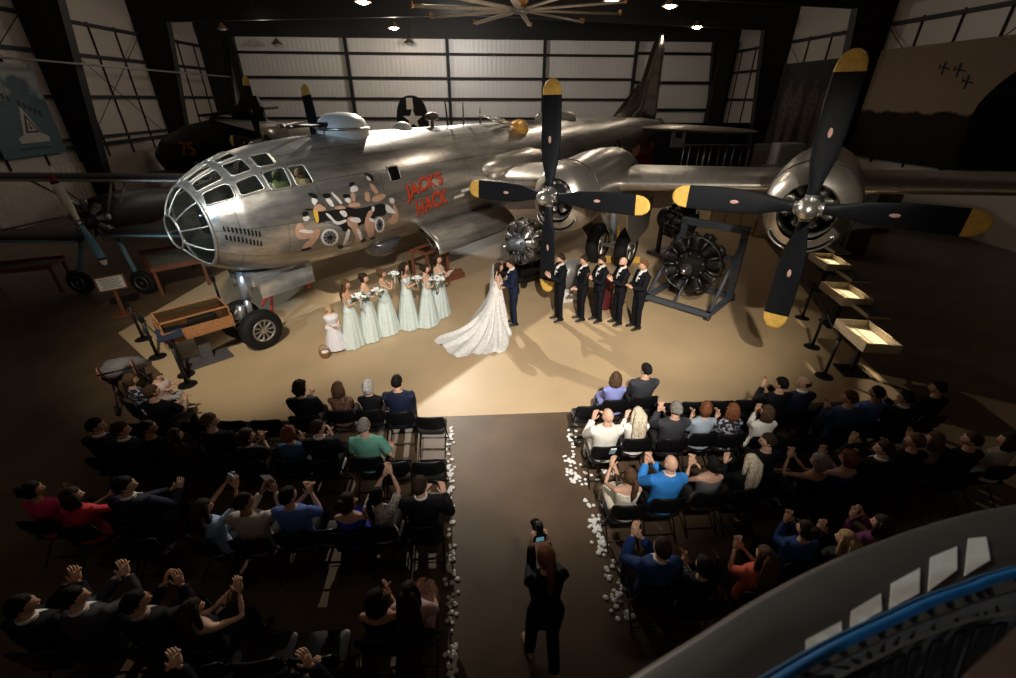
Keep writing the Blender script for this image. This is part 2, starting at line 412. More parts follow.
    if beard:
        t = MB(); t.ball((0, 0, 0), (.076, .097, .117), 20, 16); vs = []
        for x, y, z in t.v:
            u = V((x/.076, y/.097, z/.117)); on = u.z < -.22 and u.y > -.1 and not (abs(u.x) < .35 and u.z > -.42 and u.y > .6)
            zz = u.z
            if zz < 0: x *= 1-.26*zz*zz; y = y*(1-.10*zz*zz)+(.012*max(0, -zz-.5) if y > 0 else 0)
            f = 1.06 if on else .82
            vs.append((x*f, y*f, z*f))
        b = MB(); b.add(vs, t.f, 0, H); b.build('beard', HAIRS[beard], root)
    # ---- clothing
    st, tm = top
    g = MB()
    if st in ('jacket', 'shirt', 'tee', 'sleeveless', 'strapless', 'dress', 'strapdress', 'offshoulder'):
        d = {'jacket': .026, 'shirt': .018, 'tee': .016}.get(st, .011)
        z1 = {'jacket': 1.51, 'shirt': 1.51, 'tee': 1.51, 'sleeveless': 1.43, 'dress': 1.43, 'strapdress': 1.31, 'strapless': 1.31, 'offshoulder': 1.38}[st]
        z0 = .84 if st in ('jacket', 'shirt', 'tee') else .90
        garment_torso(g, T, secs, z0, z1, d*k, up)
        if st in ('jacket', 'shirt', 'tee', 'offshoulder'):
            fr = {'jacket': 1, 'shirt': 1, 'tee': 0, 'offshoulder': -1}[st]
            for sx, sh, el, w in armj:
                q = .85 if fem else 1; e = d*k
                if fr == 1: g.tube([T((sx*sw*.5, -.01, 1.40)), sh, sh.lerp(el, .5), el, el.lerp(w, .4), w-(w-el).normalized()*.015], [.055*k, .054*k*q+e, .047*k*q+e, .041*k*q+e, .04*k*q+e*.9, .030*k*q+e*.8], 12)
                elif fr == 0: g.tube([T((sx*sw*.5, -.01, 1.40)), sh, sh.lerp(el, .5), sh.lerp(el, .8)], [.055*k, .054*k*q+e, .05*k*q+e, .047*k*q+e*1.3], 12)
                else: g.tube([T((sx*sw*.6, 0, 1.34)), sh.lerp(el, .18), sh.lerp(el, .5)], [.05*k, .06*k, .055*k], 12)
        me = remesh(g, 'g', vox*.9)
        g = MB(); add_mesh(g, me)
        if st in ('strapdress', 'dress') and st == 'strapdress':
            for sx in (-1, 1):
                g.tube([T((sx*.09, .115, 1.29)), T((sx*.10, .075, 1.44)), T((sx*.09, -.05, 1.475)), T((sx*.07, -.10, 1.30))], [(.016, .006)]*4, 6)
    bs, bm2 = bottom if bottom else (None, None)
    if bs == 'gown':                                   # floor-length skirt with folds
        ph = random.random()*6
        def sk(u, v):
            a = 2*pi*u; t = v
            r0, r1 = .126, .345+.03*sin(a*2+ph)
            r = r0+(r1-r0)*(t**.75); r += .018*t*sin(a*13+ph)+.012*t*sin(a*7+ph*2)
            if t > .98: r *= 1
            z = 1.10*(1-t)+.025*t
            p = V((r*cos(a), r*.86*sin(a)-.03*t, z)); p = p if p.z < .9 else p
            q = T(p) if z > .9 else p*k
            return q
        g.grid(sk, 60, 12, closed_u=True)
    elif bs == 'minigown':
        ph = 1.3
        def sk(u, v):
            a = 2*pi*u; r = .12+.26*(v**.6)+.014*v*sin(a*11+ph)
            return T((r*cos(a), r*.9*sin(a), 1.10)) .lerp(V((r*cos(a), r*.9*sin(a), .12))*k, v)
        g.grid(sk, 48, 10, closed_u=True)
    if len(g.v): g.build({'jacket': 'jacket', 'shirt': 'shirt', 'tee': 'shirt'}.get(st, 'dress' if bs in ('gown', 'minigown', 'lapdress') else 'top'), tm, root, fix=False)
    if bs == 'trousers':
        t = MB(); garment_torso(t, T, secs, .84, .98, .014*k, up)
        for sx, hp, kn, an in legj:
            t.tube([hp+V((-sx*.02, -.03 if sit else 0, .0 if sit else .06)), hp.lerp(kn, .3), kn, kn.lerp(an, .35), an+V((0, 0, -.02))], [.095*k, .094*k, .070*k, .068*k, .060*k], 14)
        me = remesh(t, 't', vox*.9); t = MB(); add_mesh(t, me); t.build('trousers', bm2, root, fix=False)
    elif bs in ('skirt', 'lapdress'):
        t = MB()
        t.tube([V((0, -.10, .53))*k, V((0, .0, .55))*k, V((0, .20, .56))*k, V((0, .42, .55))*k, V((0, .50, .46))*k, V((0, .49, .25))*k], [(.13, .10), (.195, .12), (.20, .105), (.19, .10), (.185, .09), (.20, .08)], 18)
        t.build('skirt', bm2, root)
    for sx, hp, kn, an in legj:
        if shoe and bs not in ('gown',):
            t = MB(); t.tube([an+V((0, -.085, -.055))*k, an+V((0, -.06, -.035))*k, an+V((0, .03, -.03))*k, an+V((sx*.015, .12, -.05))*k, an+V((sx*.02, .185, -.062))*k, an+V((sx*.02, .20, -.065))*k],
                             [(.02*k, .02*k), (.042*k, .048*k), (.045*k, .05*k), (.046*k, .034*k), (.034*k, .024*k), (.012*k, .012*k)], 10)
            t.build('shoe', shoe, root)
    # ---- shirt front, collar, tie
    if shirt:
        t = MB()
        t.tube([T((.064*cos(a), .064*sin(a)-.006, 1.525-.016*sin(a))) for a in [2*pi*i/14 for i in range(14)]], [(.010*k, .018*k)]*14, 6, closed=True, up=None)
        fy = lambda z: [s for s in secs if s[0] >= z][0]
        if st == 'jacket':
            rows = [(1.50, .055, .060), (1.46, .062, .098), (1.42, .05, .118), (1.38, .040, .140), (1.31, .024, .1565), (1.25, .006, .154)]
            vs = []; fs = []
            for z, hw, y in rows: vs += [T((-hw, y, z)), T((0, y+.006, z)), T((hw, y, z)), T((hw*.8, y-.03, z)), T((-hw*.8, y-.03, z))]
            for i in range(len(rows)-1):
                for j in range(5): fs.append((i*5+j, i*5+(j+1) % 5, i*5+5+(j+1) % 5, i*5+5+j))
            t.add(vs, fs+[(0, 1, 2, 3, 4), tuple(range(len(vs)-5, len(vs)))])
        t.build('shirt_collar', shirt, root)
    if tie:
        t = MB(); rows = [(1.495, .018, .076), (1.47, .012, .104), (1.42, .018, .132), (1.34, .024, .160), (1.26, .012, .166)]
        t.tube([T((0, y, z)) for z, w, y in rows], [(w, .006) for z, w, y in rows], 8, up=up)
        t.build('tie', tie, root)
    return root, T, hc
def to_world(root, p):
    a = root.rotation_euler.z
    return V((root.location.x+cos(a)*p.x-sin(a)*p.y, root.location.y+sin(a)*p.x+cos(a)*p.y, root.location.z+p.z))
# ================================================================== WEDDING PARTY AND GUESTS
MINT = mat('sage_chiffon', (.58, .66, .625), .75, var=.04); NAVY = mat('navy_suit', (.008, .013, .036), .7, var=.1, spec=.2)
BLKSUIT = mat('black_suit', (.0055, .006, .0085), .75, spec=.15); LACE = pattern('ivory_lace', (.78, .765, .74), (.64, .62, .595), 30, .5, .85)
SATIN = mat('grey_satin_tie', (.45, .47, .50), .4)
PETALM = mat('white_petal', (.85, .85, .83), .7); GREENM = mat('eucalyptus_leaf', (.17, .24, .17), .7)
SUITS = {'black': BLKSUIT, 'navy': NAVY}
def C_(name, c, r=.75): return mat('cloth_'+name, c, r, var=.08)
CREAM = C_('cream', (.72, .69, .62)); IVORY = C_('ivory', (.78, .74, .66)); CHAR = C_('charcoal', (.030, .031, .037)); GREYBLUE = C_('grey_blue', (.30, .36, .42))
BLUE = C_('bright_blue', (.03, .22, .62)); GREEN = C_('sea_green', (.12, .32, .26)); FUCH = C_('fuchsia', (.55, .02, .10)); RED = C_('red', (.55, .03, .04))
BEIGE = C_('beige', (.42, .37, .32)); DENIM = C_('denim_blue', (.07, .14, .42)); ROYAL = C_('royal_blue', (.02, .04, .50)); PINK = C_('dusty_pink', (.55, .36, .36))
TEALB = C_('dark_teal_blue', (.02, .08, .16)); CORAL = C_('coral_red', (.62, .12, .07)); MIDBLUE = C_('mid_blue', (.012, .045, .18)); LAV = C_('lavender_blue', (.22, .24, .52))
GREYD = C_('grey_knit', (.16, .155, .16)); MAROON = C_('maroon', (.035, .008, .014)); SLATE = C_('slate_blue', (.05, .08, .18)); PURP = C_('plum', (.14, .03, .12)); DKGREY = C_('dark_grey', (.011, .011, .013))
SHAWL = pattern('brown_shawl', (.20, .10, .06), (.07, .045, .035), 26, .5); FLORAL = pattern('black_white_floral', (.02, .02, .025), (.36, .36, .42), 20, .54)
LBLUEP = pattern('light_blue_print', (.22, .36, .58), (.42, .52, .68), 60, .5); BWP = pattern('black_white_check', (.03, .03, .03), (.55, .55, .52), 42, .5)
LACEG = pattern('grey_lace', (.55, .52, .48), (.22, .20, .20), 36, .55); CREAMP = pattern('cream_print', (.75, .70, .58), (.40, .30, .20), 30, .62)
NIGHT = C_('night_blue', (.006, .010, .032))

# ---- bouquet: leaves, blossoms and a wrapped stem
def bouquet(at, rz, label, seed):
    rnd = random.Random(seed); root = empty('bouquet', at, rz, label, 'bouquet', 'bridesmaid bouquets')
    t = MB(); t.tube([(0, 0, -.16), (0, 0, -.05), (0, 0, .02)], [.018, .022, .05], 10); t.build('stem_wrap', WHITE, root)
    t = MB()
    for i in range(60):
        a = rnd.uniform(0, 2*pi); e = rnd.uniform(-.5, 1.2); L = rnd.uniform(.12, .21); d = V((cos(a)*cos(e), sin(a)*cos(e), sin(e)*.8)); s_ = d.orthogonal().normalized()*.026
        b = d*.06; t.add([b, d*L*.7+s_, d*L+V((0, 0, -.02)), d*L*.7-s_, d*L*.7+V((0, 0, .008))], [(0, 1, 4), (1, 2, 4), (2, 3, 4), (3, 0, 4)])
    t.build('leaf_spray', GREENM, root, fix=False)
    m0 = None
    for i in range(12):
        a = i*2.4; r = .028*sqrt(i)
        if m0 is None:
            t = MB(); t.ball((0, 0, 0), (.026, .026, .022), 10, 7)
            for q in range(8):
                b = q*pi/4; t.ball((.022*cos(b), .022*sin(b), -.004+.008*(q % 2)), (.018, .018, .014), 6, 5)
            m0 = t.mesh('blossom', PETALM)
        o = link('blossom', m0, root); o.location = (r*cos(a), r*sin(a), .085-.35*r); o.rotation_euler = (rnd.uniform(-.4, .4), rnd.uniform(-.4, .4), a)
    return root

BMS = [((-3.05, 9.50), 'auburn', 'brown', 'long', 'strapless', 'bridesmaid in sage gown nearest the flower girl, long brown hair, holding bouquet', -100, 'tan'),
       ((-2.72, 9.82), 'dark', 'dark', 'updo', 'strapless', 'second bridesmaid from the flower girl, dark hair pinned up, sage gown, bouquet', -95, 'light'),
       ((-2.36, 10.10), 'brown', 'brown', 'updo', 'strapdress', 'third bridesmaid from the flower girl, raising her bouquet high, sage gown', -90, 'tan'),
       ((-1.88, 10.42), 'dark', 'dark', 'long', 'offshoulder', 'bridesmaid in off-shoulder sage gown with long dark hair, standing in the middle of the row', -85, 'light'),
       ((-1.38, 10.50), 'dark', 'dark', 'bun', 'strapdress', 'bridesmaid in sage gown with large trailing bouquet, right of the off-shoulder gown', -95, 'light'),
       ((-1.12, 11.02), 'dark', 'dark', 'long', 'strapdress', 'rearmost bridesmaid in sage gown holding an open white booklet', -110, 'light')]
for i, (xy, hc1, hc2, hs, tp, lab, rz, sk) in enumerate(BMS):
    hh = (1.66, 1.68, 1.68, 1.73, 1.64, 1.72)[i]
    ar = ((-.05, .26, -.02), (.05, .27, .0)) if i == 2 else ((-.05, .25, -.30), (.05, .26, -.28)) if i != 5 else ((-.10, .30, -.22), (.10, .30, -.22))
    root, T, hc = person(lab, (xy[0], xy[1], 0), R(rz), 'stand', hh, True, sk, (hs, hc2), (tp, MINT), ('gown', MINT), ar, vox=.015, hairlen=.3, group='bridesmaids in sage gowns')
    if i < 5:
        p = to_world(root, T((0, .31, 1.29 if i != 2 else 1.60)))
        bouquet(p, R(rz), ('white bouquet held by the bridesmaid beside the flower girl', 'white bouquet held by the second bridesmaid from the flower girl', 'white bouquet held up at face height by the third bridesmaid',
                           'small white bouquet held by the off-shoulder bridesmaid', 'large trailing white bouquet in front of the bridesmaid with a bun')[i], i).scale = ((1.5,)*3, (1.2,)*3, (1.1,)*3, (1.15,)*3, (1.65,)*3)[i]
    else:
        p = to_world(root, T((0, .36, 1.30))); t = MB()
        for sx in (-1, 1): t.box((0, 0, 0), (.17, .24, .008), 0, M4.Translation((sx*.083, 0, 0)) @ M4.Rotation(-sx*.2, 4, 'Y'))
        o = t.build('booklet', WHITE, smooth=False); o.location = p; o.rotation_euler = (R(50), 0, R(rz)); tag(o, 'open white booklet held by the rearmost bridesmaid', 'booklet')
# flower girl and basket
FGM = mat('pale_lilac_tulle', (.72, .70, .76), .8, var=.04)
person('small flower girl in pale lilac tulle dress with flower crown', (-3.42, 9.25, 0), R(-150), 'stand', 1.14, True, 'pale', ('long', 'blond'), ('sleeveless', FGM), ('minigown', FGM), ((-.16, .16, -.48), (.05, .24, -.42)), hpitch=-.35, vox=.013, hairlen=.15)
bk = empty('basket', (-3.60, 8.94, 0), 0, 'small wicker flower basket on the floor in front of the flower girl', 'basket')
WICK = pattern('wicker', (.20, .10, .05), (.34, .19, .10), 45, .5)
t = MB(); t.lathe([(.085, 0), (.10, .02), (.125, .13), (.132, .15), (.118, .15), (.10, .04), (.02, .03)], 20); t.build('basket_bowl', WICK, bk)
t = MB(); t.tube([(.125*cos(a), 0, .14+.17*sin(a)) for a in [pi*i/14 for i in range(15)]], .009, 6); t.build('basket_handle', WICK, bk)
t = MB()
for i in range(10): t.ball((.06*cos(i*2.4)*sqrt(i/10), .06*sin(i*2.4)*sqrt(i/10), .13), (.03, .03, .022), 8, 5)
t.build('petal_filling', PETALM, bk)
# groom
groom, Tg, hg = person('groom in navy suit leaning in to kiss the bride', (.82, 10.36, 0), R(97), 'stand', 1.80, False, 'light', ('short', 'dark'), ('jacket', NAVY), ('trousers', NAVY), ((-.02, .26, -.33), (.06, .27, -.36)), lean=.10, hpitch=-.12, vox=.014, shirt=WHITE)
bride, Tb, hb = person('bride in white lace gown with long train and veil, kissing the groom', (.38, 10.30, 0), R(-88), 'stand', 1.72, True, 'light', ('long', 'dark'), ('strapdress', LACE), None, ((-.06, .24, -.33), (.02, .25, -.36)), lean=.06, hpitch=.10, vox=.014, shoe=None, hairlen=.30)
# gown skirt whose hem follows the train laid out on the floor
HEM = [(.62, 10.40), (.66, 10.15), (.66, 9.7), (.62, 9.25), (.50, 8.98), (.2, 8.86), (-.08, 8.82), (-.35, 8.80), (-.64, 8.78), (-.80, 8.98), (-.92, 9.18), (-1.08, 9.40), (-1.14, 9.62), (-.95, 9.82), (-.55, 10.0), (-.2, 10.22), (.05, 10.45), (.2, 10.56), (.38, 10.58), (.52, 10.52)]
bl = bride.location; ang = []
for x, y in HEM: ang.append((atan2(y-bl.y, x-bl.x) % (2*pi), hypot(x-bl.x, y-bl.y)))
ang.sort()
def hemr(a):
    a %= 2*pi; q = [(ang[-1][0]-2*pi, ang[-1][1])]+ang+[(ang[0][0]+2*pi, ang[0][1])]
    for (a0, r0), (a1, r1) in zip(q, q[1:]):
        if a0 <= a <= a1: return r0+(r1-r0)*(a-a0)/(a1-a0+1e-9)
    return .3
def gown(u, v):
    a = 2*pi*u; w = a  # world angle
    Rr = hemr(a); t = v
    st = min(1, t*1.35); low = .30+.05*cos(a)             # standing part first, then the spread on the floor
    if Rr < .45: r = .125+(Rr-.125)*t**.8; z = 1.08*(1-t)+.02
    else:
        r = .125+(Rr-.125)*t**1.5; ex = 1.25+.9*(Rr-.45); z = 1.08*(1-t)**ex+.035*(1-t*.5)
    r += .02*t*sin(a*11)*(1 if Rr < .45 else 1.6)+(.035*t**4*abs(sin(a*29)) if Rr > .45 else 0)
    z += (.075*sin(a*19+2*sin(a*3))+.03*sin(a*37+t*6))*min(1, t*2)*(1-.5*t) if Rr > .45 else 0
    return (r*cos(a), r*sin(a), max(.012, z))
t = MB(); t.grid(gown, 260, 30, closed_u=True); t.v = [tuple(M4.Rotation(-bride.rotation_euler.z, 4, 'Z') @ V(p)) for p in t.v]
t.build('gown_skirt', LACE, bride, fix=False)
VEIL = sheer('veil_tulle', (.85, .85, .85), .55)
def veil(u, v):                                        # bride-local, behind the back
    a = (u-.5)*2.7; w = .105+.26*v**.7
    zc = Tb((0, 0, 1.64)).z*(1-v)**1.0+.09; yb = -.055-.07*v-.95*max(0, v-.45)**1.4
    wob = .025*v*sin(u*34)
    return (w*sin(a)*(1+.25*v), yb-(w*.55)*cos(a)*(.6)+wob, zc+.02*cos(a))
t = MB(); t.grid(veil, 40, 22); t.build('veil', VEIL, bride, fix=False)
# groomsmen
def boutonniere(root, T):
    t = MB(); c = T((-.085, .150, 1.37)); t.ball(c, .013, 8, 6); t.ball(c+V((.008, 0, .010)), .008, 6, 5); t.ball(c+V((-.006, 0, -.012)), .008, 6, 5); t.build('boutonniere', PETALM, root)
boutonniere(groom, Tg)
GMS = [((2.03, 10.56), 1.83, 'short', 'dark', 'clap_mid', 'dark', 'groomsman nearest the groom, dark hair and beard, clapping, black suit', 105),
       ((2.62, 10.54), 1.79, 'short', 'dark', ((-.10, .18, -.56), (.02, .22, -.56)), None, 'second groomsman from the groom, light grey tie, hands lowered at his front', 100),
       ((3.05, 10.44), 1.80, 'short', 'dark', 'clap_mid', 'dark', 'middle groomsman, dark hair and beard, hands raised at his chest', 108),
       ((3.53, 10.24), 1.83, 'bald', 'dark', 'clap_mid', 'dark', 'bald bearded groomsman in black suit, fourth from the groom', 104),
       ((3.94, 9.96), 1.84, 'short', 'auburn', ((-.05, .28, -.36), (.04, .29, -.34)), None, 'groomsman farthest from the groom, reddish hair, hands clasped at his waist', 104)]
for xy, hh, hs, hcx, ar, bd, lab, rz in GMS:
    r, T, hc = person(lab, (xy[0], xy[1], 0), R(rz), 'stand', hh, False, 'light', (hs, hcx), ('jacket', BLKSUIT), ('trousers', BLKSUIT), ar, vox=.014, shirt=WHITE, tie=SATIN, beard=bd, hyaw=-.1, group='groomsmen in black suits')
    boutonniere(r, T)

# ---- folding chair prototype
CHAIRM = mat('black_chair_vinyl', (.005, .005, .0055), .42, spec=.25); CHAIRF = mat('black_chair_frame', (.006, .006, .006), .4, .2)
def make_chair():
    root = empty('folding_chair', (0, 0, 0))
    def seat(u, v):
        a = 2*pi*u; q = .30; x = (abs(cos(a))**q)*(1 if cos(a) > 0 else -1)*.215; y = (abs(sin(a))**q)*(1 if sin(a) > 0 else -1)*.20
        prof = [(.2, .47), (.9, .468), (1, .458), (1, .44), (.92, .432), (.2, .432)]
        i = min(int(round(v*5)), 5); return (x*prof[i][0], y*prof[i][0]+.02, prof[i][1])
    t = MB(); t.grid(seat, 28, 6, closed_u=True); t.f += [list(range(28)), list(range(140, 168))[::-1]]; t.m += [0, 0]; t.build('seat', CHAIRM, root, auto=50)
    def back(u, v):
        a = 2*pi*u; q = .42; x = (abs(cos(a))**q)*(1 if cos(a) > 0 else -1)*.225; z = (abs(sin(a))**q)*(1 if sin(a) > 0 else -1)*.135
        pr = [(.3, .020), (.92, .018), (1, .006), (1, -.006), (.92, -.016), (.3, -.018)]; i = min(int(round(v*5)), 5)
        s = pr[i][0]; return (x*s, -.215+pr[i][1]+.9*(x*s)**2-.10*z*s, .69+z*s)
    t = MB(); t.grid(back, 32, 6, closed_u=True); t.f += [list(range(32)), list(range(160, 192))[::-1]]; t.m += [0, 0]; t.build('backrest', CHAIRM, root, auto=50)
    for sx in (-1, 1):
        t = MB(); t.tube([(sx*.215, -.20, .80), (sx*.225, -.185, .66), (sx*.228, -.06, .40), (sx*.228, .20, .012)], .011, 8); t.build('leg', CHAIRF, root)
        t = MB(); t.tube([(sx*.205, .15, .435), (sx*.205, .02, .30), (sx*.205, -.26, .012)], .010, 8); t.build('leg', CHAIRF, root)
    t = MB(); t.tube([(-.228, .13, .10), (.228, .13, .10)], .008, 6); t.build('stretcher', CHAIRF, root); t = MB(); t.tube([(-.205, -.19, .12), (.205, -.19, .12)], .008, 6); t.build('stretcher', CHAIRF, root)
    return root
CHAIR = make_chair(); CH_USED = [False]
def chair(x, y, rz, label, group):
    o = CHAIR if not CH_USED[0] else copy_tree(CHAIR)
    CH_USED[0] = True
    o.location = (x, y, 0); o.rotation_euler = (0, 0, rz); o['label'] = label; o['category'] = 'chair'; o['group'] = group
    return o
# ---- guests. (head px, description, what the chair label says, sex, skin, hair, top, arms, head turn, kwargs)
def guest(px, py, desc, seat, fem, skin, hair, top, arms, hyaw=None, rz=0, hz=None, **k):
    h = k.pop('h', 1.64 if fem else 1.78)
    left = px < 500
    if not isinstance(arms, str): arms = tuple((x_, y_*.9, z_ if z_ >= .14 else z_*.8-.11) for x_, y_, z_ in arms)
    if hyaw is None: hyaw = -.45 if left else .35
    bottom = k.pop('bottom', ('trousers', DKGREY))
    p = atz(px, py, 1.23*h/1.78 if hz is None else hz)
    r, T, hc = person(desc, None, rz, 'sit', h, fem, skin, hair, top, bottom, arms, hyaw=hyaw, head_at=(p.x, p.y), vox=.021, lean=k.pop('lean', -.04), **k)
    if seat: chair(r.location.x, r.location.y+.03, rz, 'black folding chair under '+seat, 'folding chairs with guests in them')
    return r, T, hc
def held(root, T, off, name, label, size=(.075, .012, .15), m=BLACK, cat='phone', tilt=.5, screen=True):
    p = to_world(root, T((off[0], off[1], 1.50+off[2])))
    e = MB(); e.box((0, 0, 0), size, bev=.006)
    o = e.build(name, m, auto=40); o.location = p; o.rotation_euler = (tilt, 0, root.rotation_euler.z); tag(o, label, cat)
    if screen:
        e = MB(); e.box((0, -size[1]/2-.001, 0), (size[0]*.88, .002, size[2]*.9)); e.build('screen', mat('phone_screen', (.05, .06, .08), .15, emit=((.5, .7, .8), .25)), o)
    return o
S, J, TE, SL = 'shirt', 'jacket', 'tee', 'sleeveless'
# left block, front row
guest(300, 388, 'person with dark curly hair in black jacket, left end of occupied left front seats', 'the dark curly-haired guest in the left front row', False, 'light', ('curly', 'black'), (J, BLKSUIT), 'clap')
guest(338, 388, 'woman with grey-brown bob in brown patterned shawl, left front row', 'the woman in the brown shawl', True, 'light', ('bob', 'brown'), (S, SHAWL), 'lap')
guest(368, 387, 'woman with short white curls in black, left front row', 'the white-curled woman in the left front row', True, 'light', ('curly', 'white'), (S, BLKSUIT), 'lap', hyaw=-.2)
guest(397, 382, 'black-haired man in navy suit, left front row nearest the aisle', 'the navy-suited man in the left front row', False, 'light', ('short', 'black'), (J, NIGHT), 'lap', hyaw=-.2, h=1.84)
# left block, second row
guest(96, 426, 'man in dark suit with white collar, leftmost in the second left row', 'the leftmost guest of the second left row', False, 'tan', ('short', 'black'), (J, NIGHT), 'lap', hyaw=-1.0, shirt=WHITE)
guest(121, 430, 'man in dark suit sitting second from the left end of the second left row', 'the second guest from the far left, second left row', False, 'tan', ('short', 'dark'), (J, NIGHT), 'lap', hyaw=-.9, shirt=WHITE)
guest(148, 428, 'man in black top, third from the left end of the second left row', 'the third guest from the far left, second left row', False, 'brown', ('buzz', 'black'), (S, BLKSUIT), 'lap', hyaw=-1.1)
guest(175, 436, 'woman with long dark brown hair and maroon top, second left row', 'the long-haired woman in maroon', True, 'light', ('long', 'dark'), (S, MAROON), 'lap', hyaw=-.7)
guest(210, 421, 'man with short brown hair in black suit, face in profile, second left row', 'the man in profile, second left row', False, 'light', ('short', 'brown'), (J, BLKSUIT), 'lap', hyaw=-1.0, h=1.84)
guest(246, 437, 'dark-haired woman with bare clapping forearms, second left row', 'the woman with bare clapping forearms', True, 'light', ('updo', 'dark'), (TE, BLKSUIT), ((-.02, .38, -.12), (.05, .36, -.08)), hyaw=-.7, h=1.6)
guest(289, 434, 'woman with golden brown curls in dark teal blue top, second left row', 'the curly woman in dark teal blue', True, 'light', ('curly', 'auburn'), (S, TEALB), 'clap')
guest(318, 428, 'man with greying hair clapping in black suit, beside the man in green', 'the greying man clapping beside the green shirt', False, 'light', ('short', 'dark'), (J, BLKSUIT), 'clap', hyaw=-.8, shirt=WHITE)
guest(364, 426, 'man with grey hair in sea-green shirt, elbow out, second left row', 'the man in the sea-green shirt', False, 'light', ('short', 'grey'), (TE, GREEN), ((-.10, .28, -.40), (.28, .20, -.42)), bottom=('trousers', BEIGE))
# left block, third row
guest(33, 490, 'woman in fuchsia top with dark hair pinned up, far left third row', 'the woman in the fuchsia top', True, 'tan', ('updo', 'black'), (TE, FUCH), 'clap', hyaw=-.8)
guest(72, 496, 'woman in red top with dark bob, one arm stretched forward, third left row', 'the woman in the red top', True, 'light', ('bob', 'dark'), (TE, RED), ((-.02, .42, -.22), (.16, .45, -.20)), hyaw=-.8)
guest(125, 486, 'man in dark suit with bright white collar, third left row', 'the man with the white collar, third left row', False, 'light', ('short', 'black'), (J, NIGHT), ((.10, .42, -.28), (.22, .42, -.26)), hyaw=-1.0, shirt=WHITE, h=1.84)
r, T, hc = guest(203, 508, 'woman with long dark hair in light blue print shirt, arms raised with phone', 'the woman in the light blue print shirt', True, 'tan', ('long', 'dark'), (TE, LBLUEP), ((.0, .44, .20), (.14, .44, .16)), rz=-.35, hairlen=.2)
held(r, T, (.07, .47, .27), 'phone', 'phone held up by the woman in light blue print shirt', tilt=.3)
r, T, hc = guest(244, 502, 'man with shaved dark hair in beige shirt holding up a white leaflet', 'the man in the beige shirt', False, 'brown', ('buzz', 'black'), (S, BEIGE), ((-.02, .40, .02), (.16, .40, .04)), hyaw=-.8)
held(r, T, (.08, .43, .08), 'leaflet', 'white folded leaflet held by the man in the beige shirt', (.12, .006, .18), WHITE, 'leaflet', .4, False)
guest(288, 496, 'dark-haired man in plain blue shirt clapping, third left row', 'the man in the plain blue shirt', False, 'light', ('short', 'black'), (TE, DENIM), ((.02, .38, -.10), (.10, .36, -.06)), hyaw=-.5)
guest(347, 503, 'woman in royal blue dress with dark hair, hand at her chin', 'the woman in royal blue', True, 'light', ('updo', 'dark'), (SL, ROYAL), ((-.04, .20, -.06), (.06, .32, -.45)), h=1.6, bottom=('skirt', ROYAL))
r, T, hc = guest(377, 496, 'woman in grey lace top raising a phone, third left row near the aisle', 'the woman in the grey lace top', True, 'light', ('pony', 'black'), (TE, LACEG), ((-.02, .40, .14), (.10, .40, .20)), rz=-.1)
held(r, T, (.04, .44, .24), 'phone', 'phone held up by the woman in grey lace top', tilt=.3)
guest(420, 486, 'broad man in black suit and white collar, third left row on the aisle', 'the broad man on the aisle, third left row', False, 'light', ('short', 'dark'), (J, BLKSUIT), ((-.05, .36, -.30), (.22, .34, -.26)), shirt=WHITE, h=1.86)
# left block, fourth row and the row behind it
guest(22, 606, 'man in black suit with white cuffs clapping, far left fourth row', 'the far left man of the fourth row', False, 'tan', ('short', 'black'), (J, BLKSUIT), ((.02, .42, .02), (.12, .42, .06)), hyaw=-.9, shirt=WHITE)
guest(74, 598, 'man in charcoal suit clapping, fourth left row', 'the man in the charcoal suit, fourth left row', False, 'light', ('short', 'black'), (J, CHAR), ((.06, .40, .04), (.16, .40, .08)), hyaw=-1.0, shirt=WHITE)
guest(136, 602, 'man with black hair and beige open collar clapping, fourth left row', 'the man with the beige collar, fourth left row', False, 'tan', ('short', 'black'), (J, BLKSUIT), ((-.02, .36, .04), (.14, .36, .02)), hyaw=-.9, shirt=BEIGE)
guest(192, 610, 'woman with long dark hair and bare arms raised, fourth left row', 'the woman with bare raised arms, fourth left row', True, 'light', ('long', 'dark'), (SL, BLKSUIT), ((.10, .40, .06), (.22, .38, .10)), hyaw=-.5, rz=-.2)
guest(376, 600, 'person in black sleeveless top clapping, beside the woman in dusty pink', 'the clapping guest in black beside dusty pink', True, 'tan', ('bob', 'black'), (SL, BLKSUIT), 'clap', hyaw=-.3)
guest(409, 592, 'woman with very long brown hair in dusty pink dress, fourth left row', 'the woman in the dusty pink dress', True, 'light', ('long', 'dark'), (TE, PINK), ((-.02, .36, -.30), (.18, .34, -.34)), hyaw=-.1, bottom=('skirt', PINK), hairlen=.55)
guest(128, 706, 'guest in black with only clapping hands in view, lower left edge', 'the guest with clapping hands at the lower left edge', False, 'light', ('short', 'black'), (J, BLKSUIT), ((.02, .40, .06), (.12, .40, .10)), hyaw=-.5)
guest(290, 716, 'guest in black showing one raised hand at the lower edge', 'the guest with one raised hand at the lower edge', False, 'light', ('short', 'black'), (J, BLKSUIT), ((.0, .40, .10), (.04, .40, .14)), hyaw=-.3)
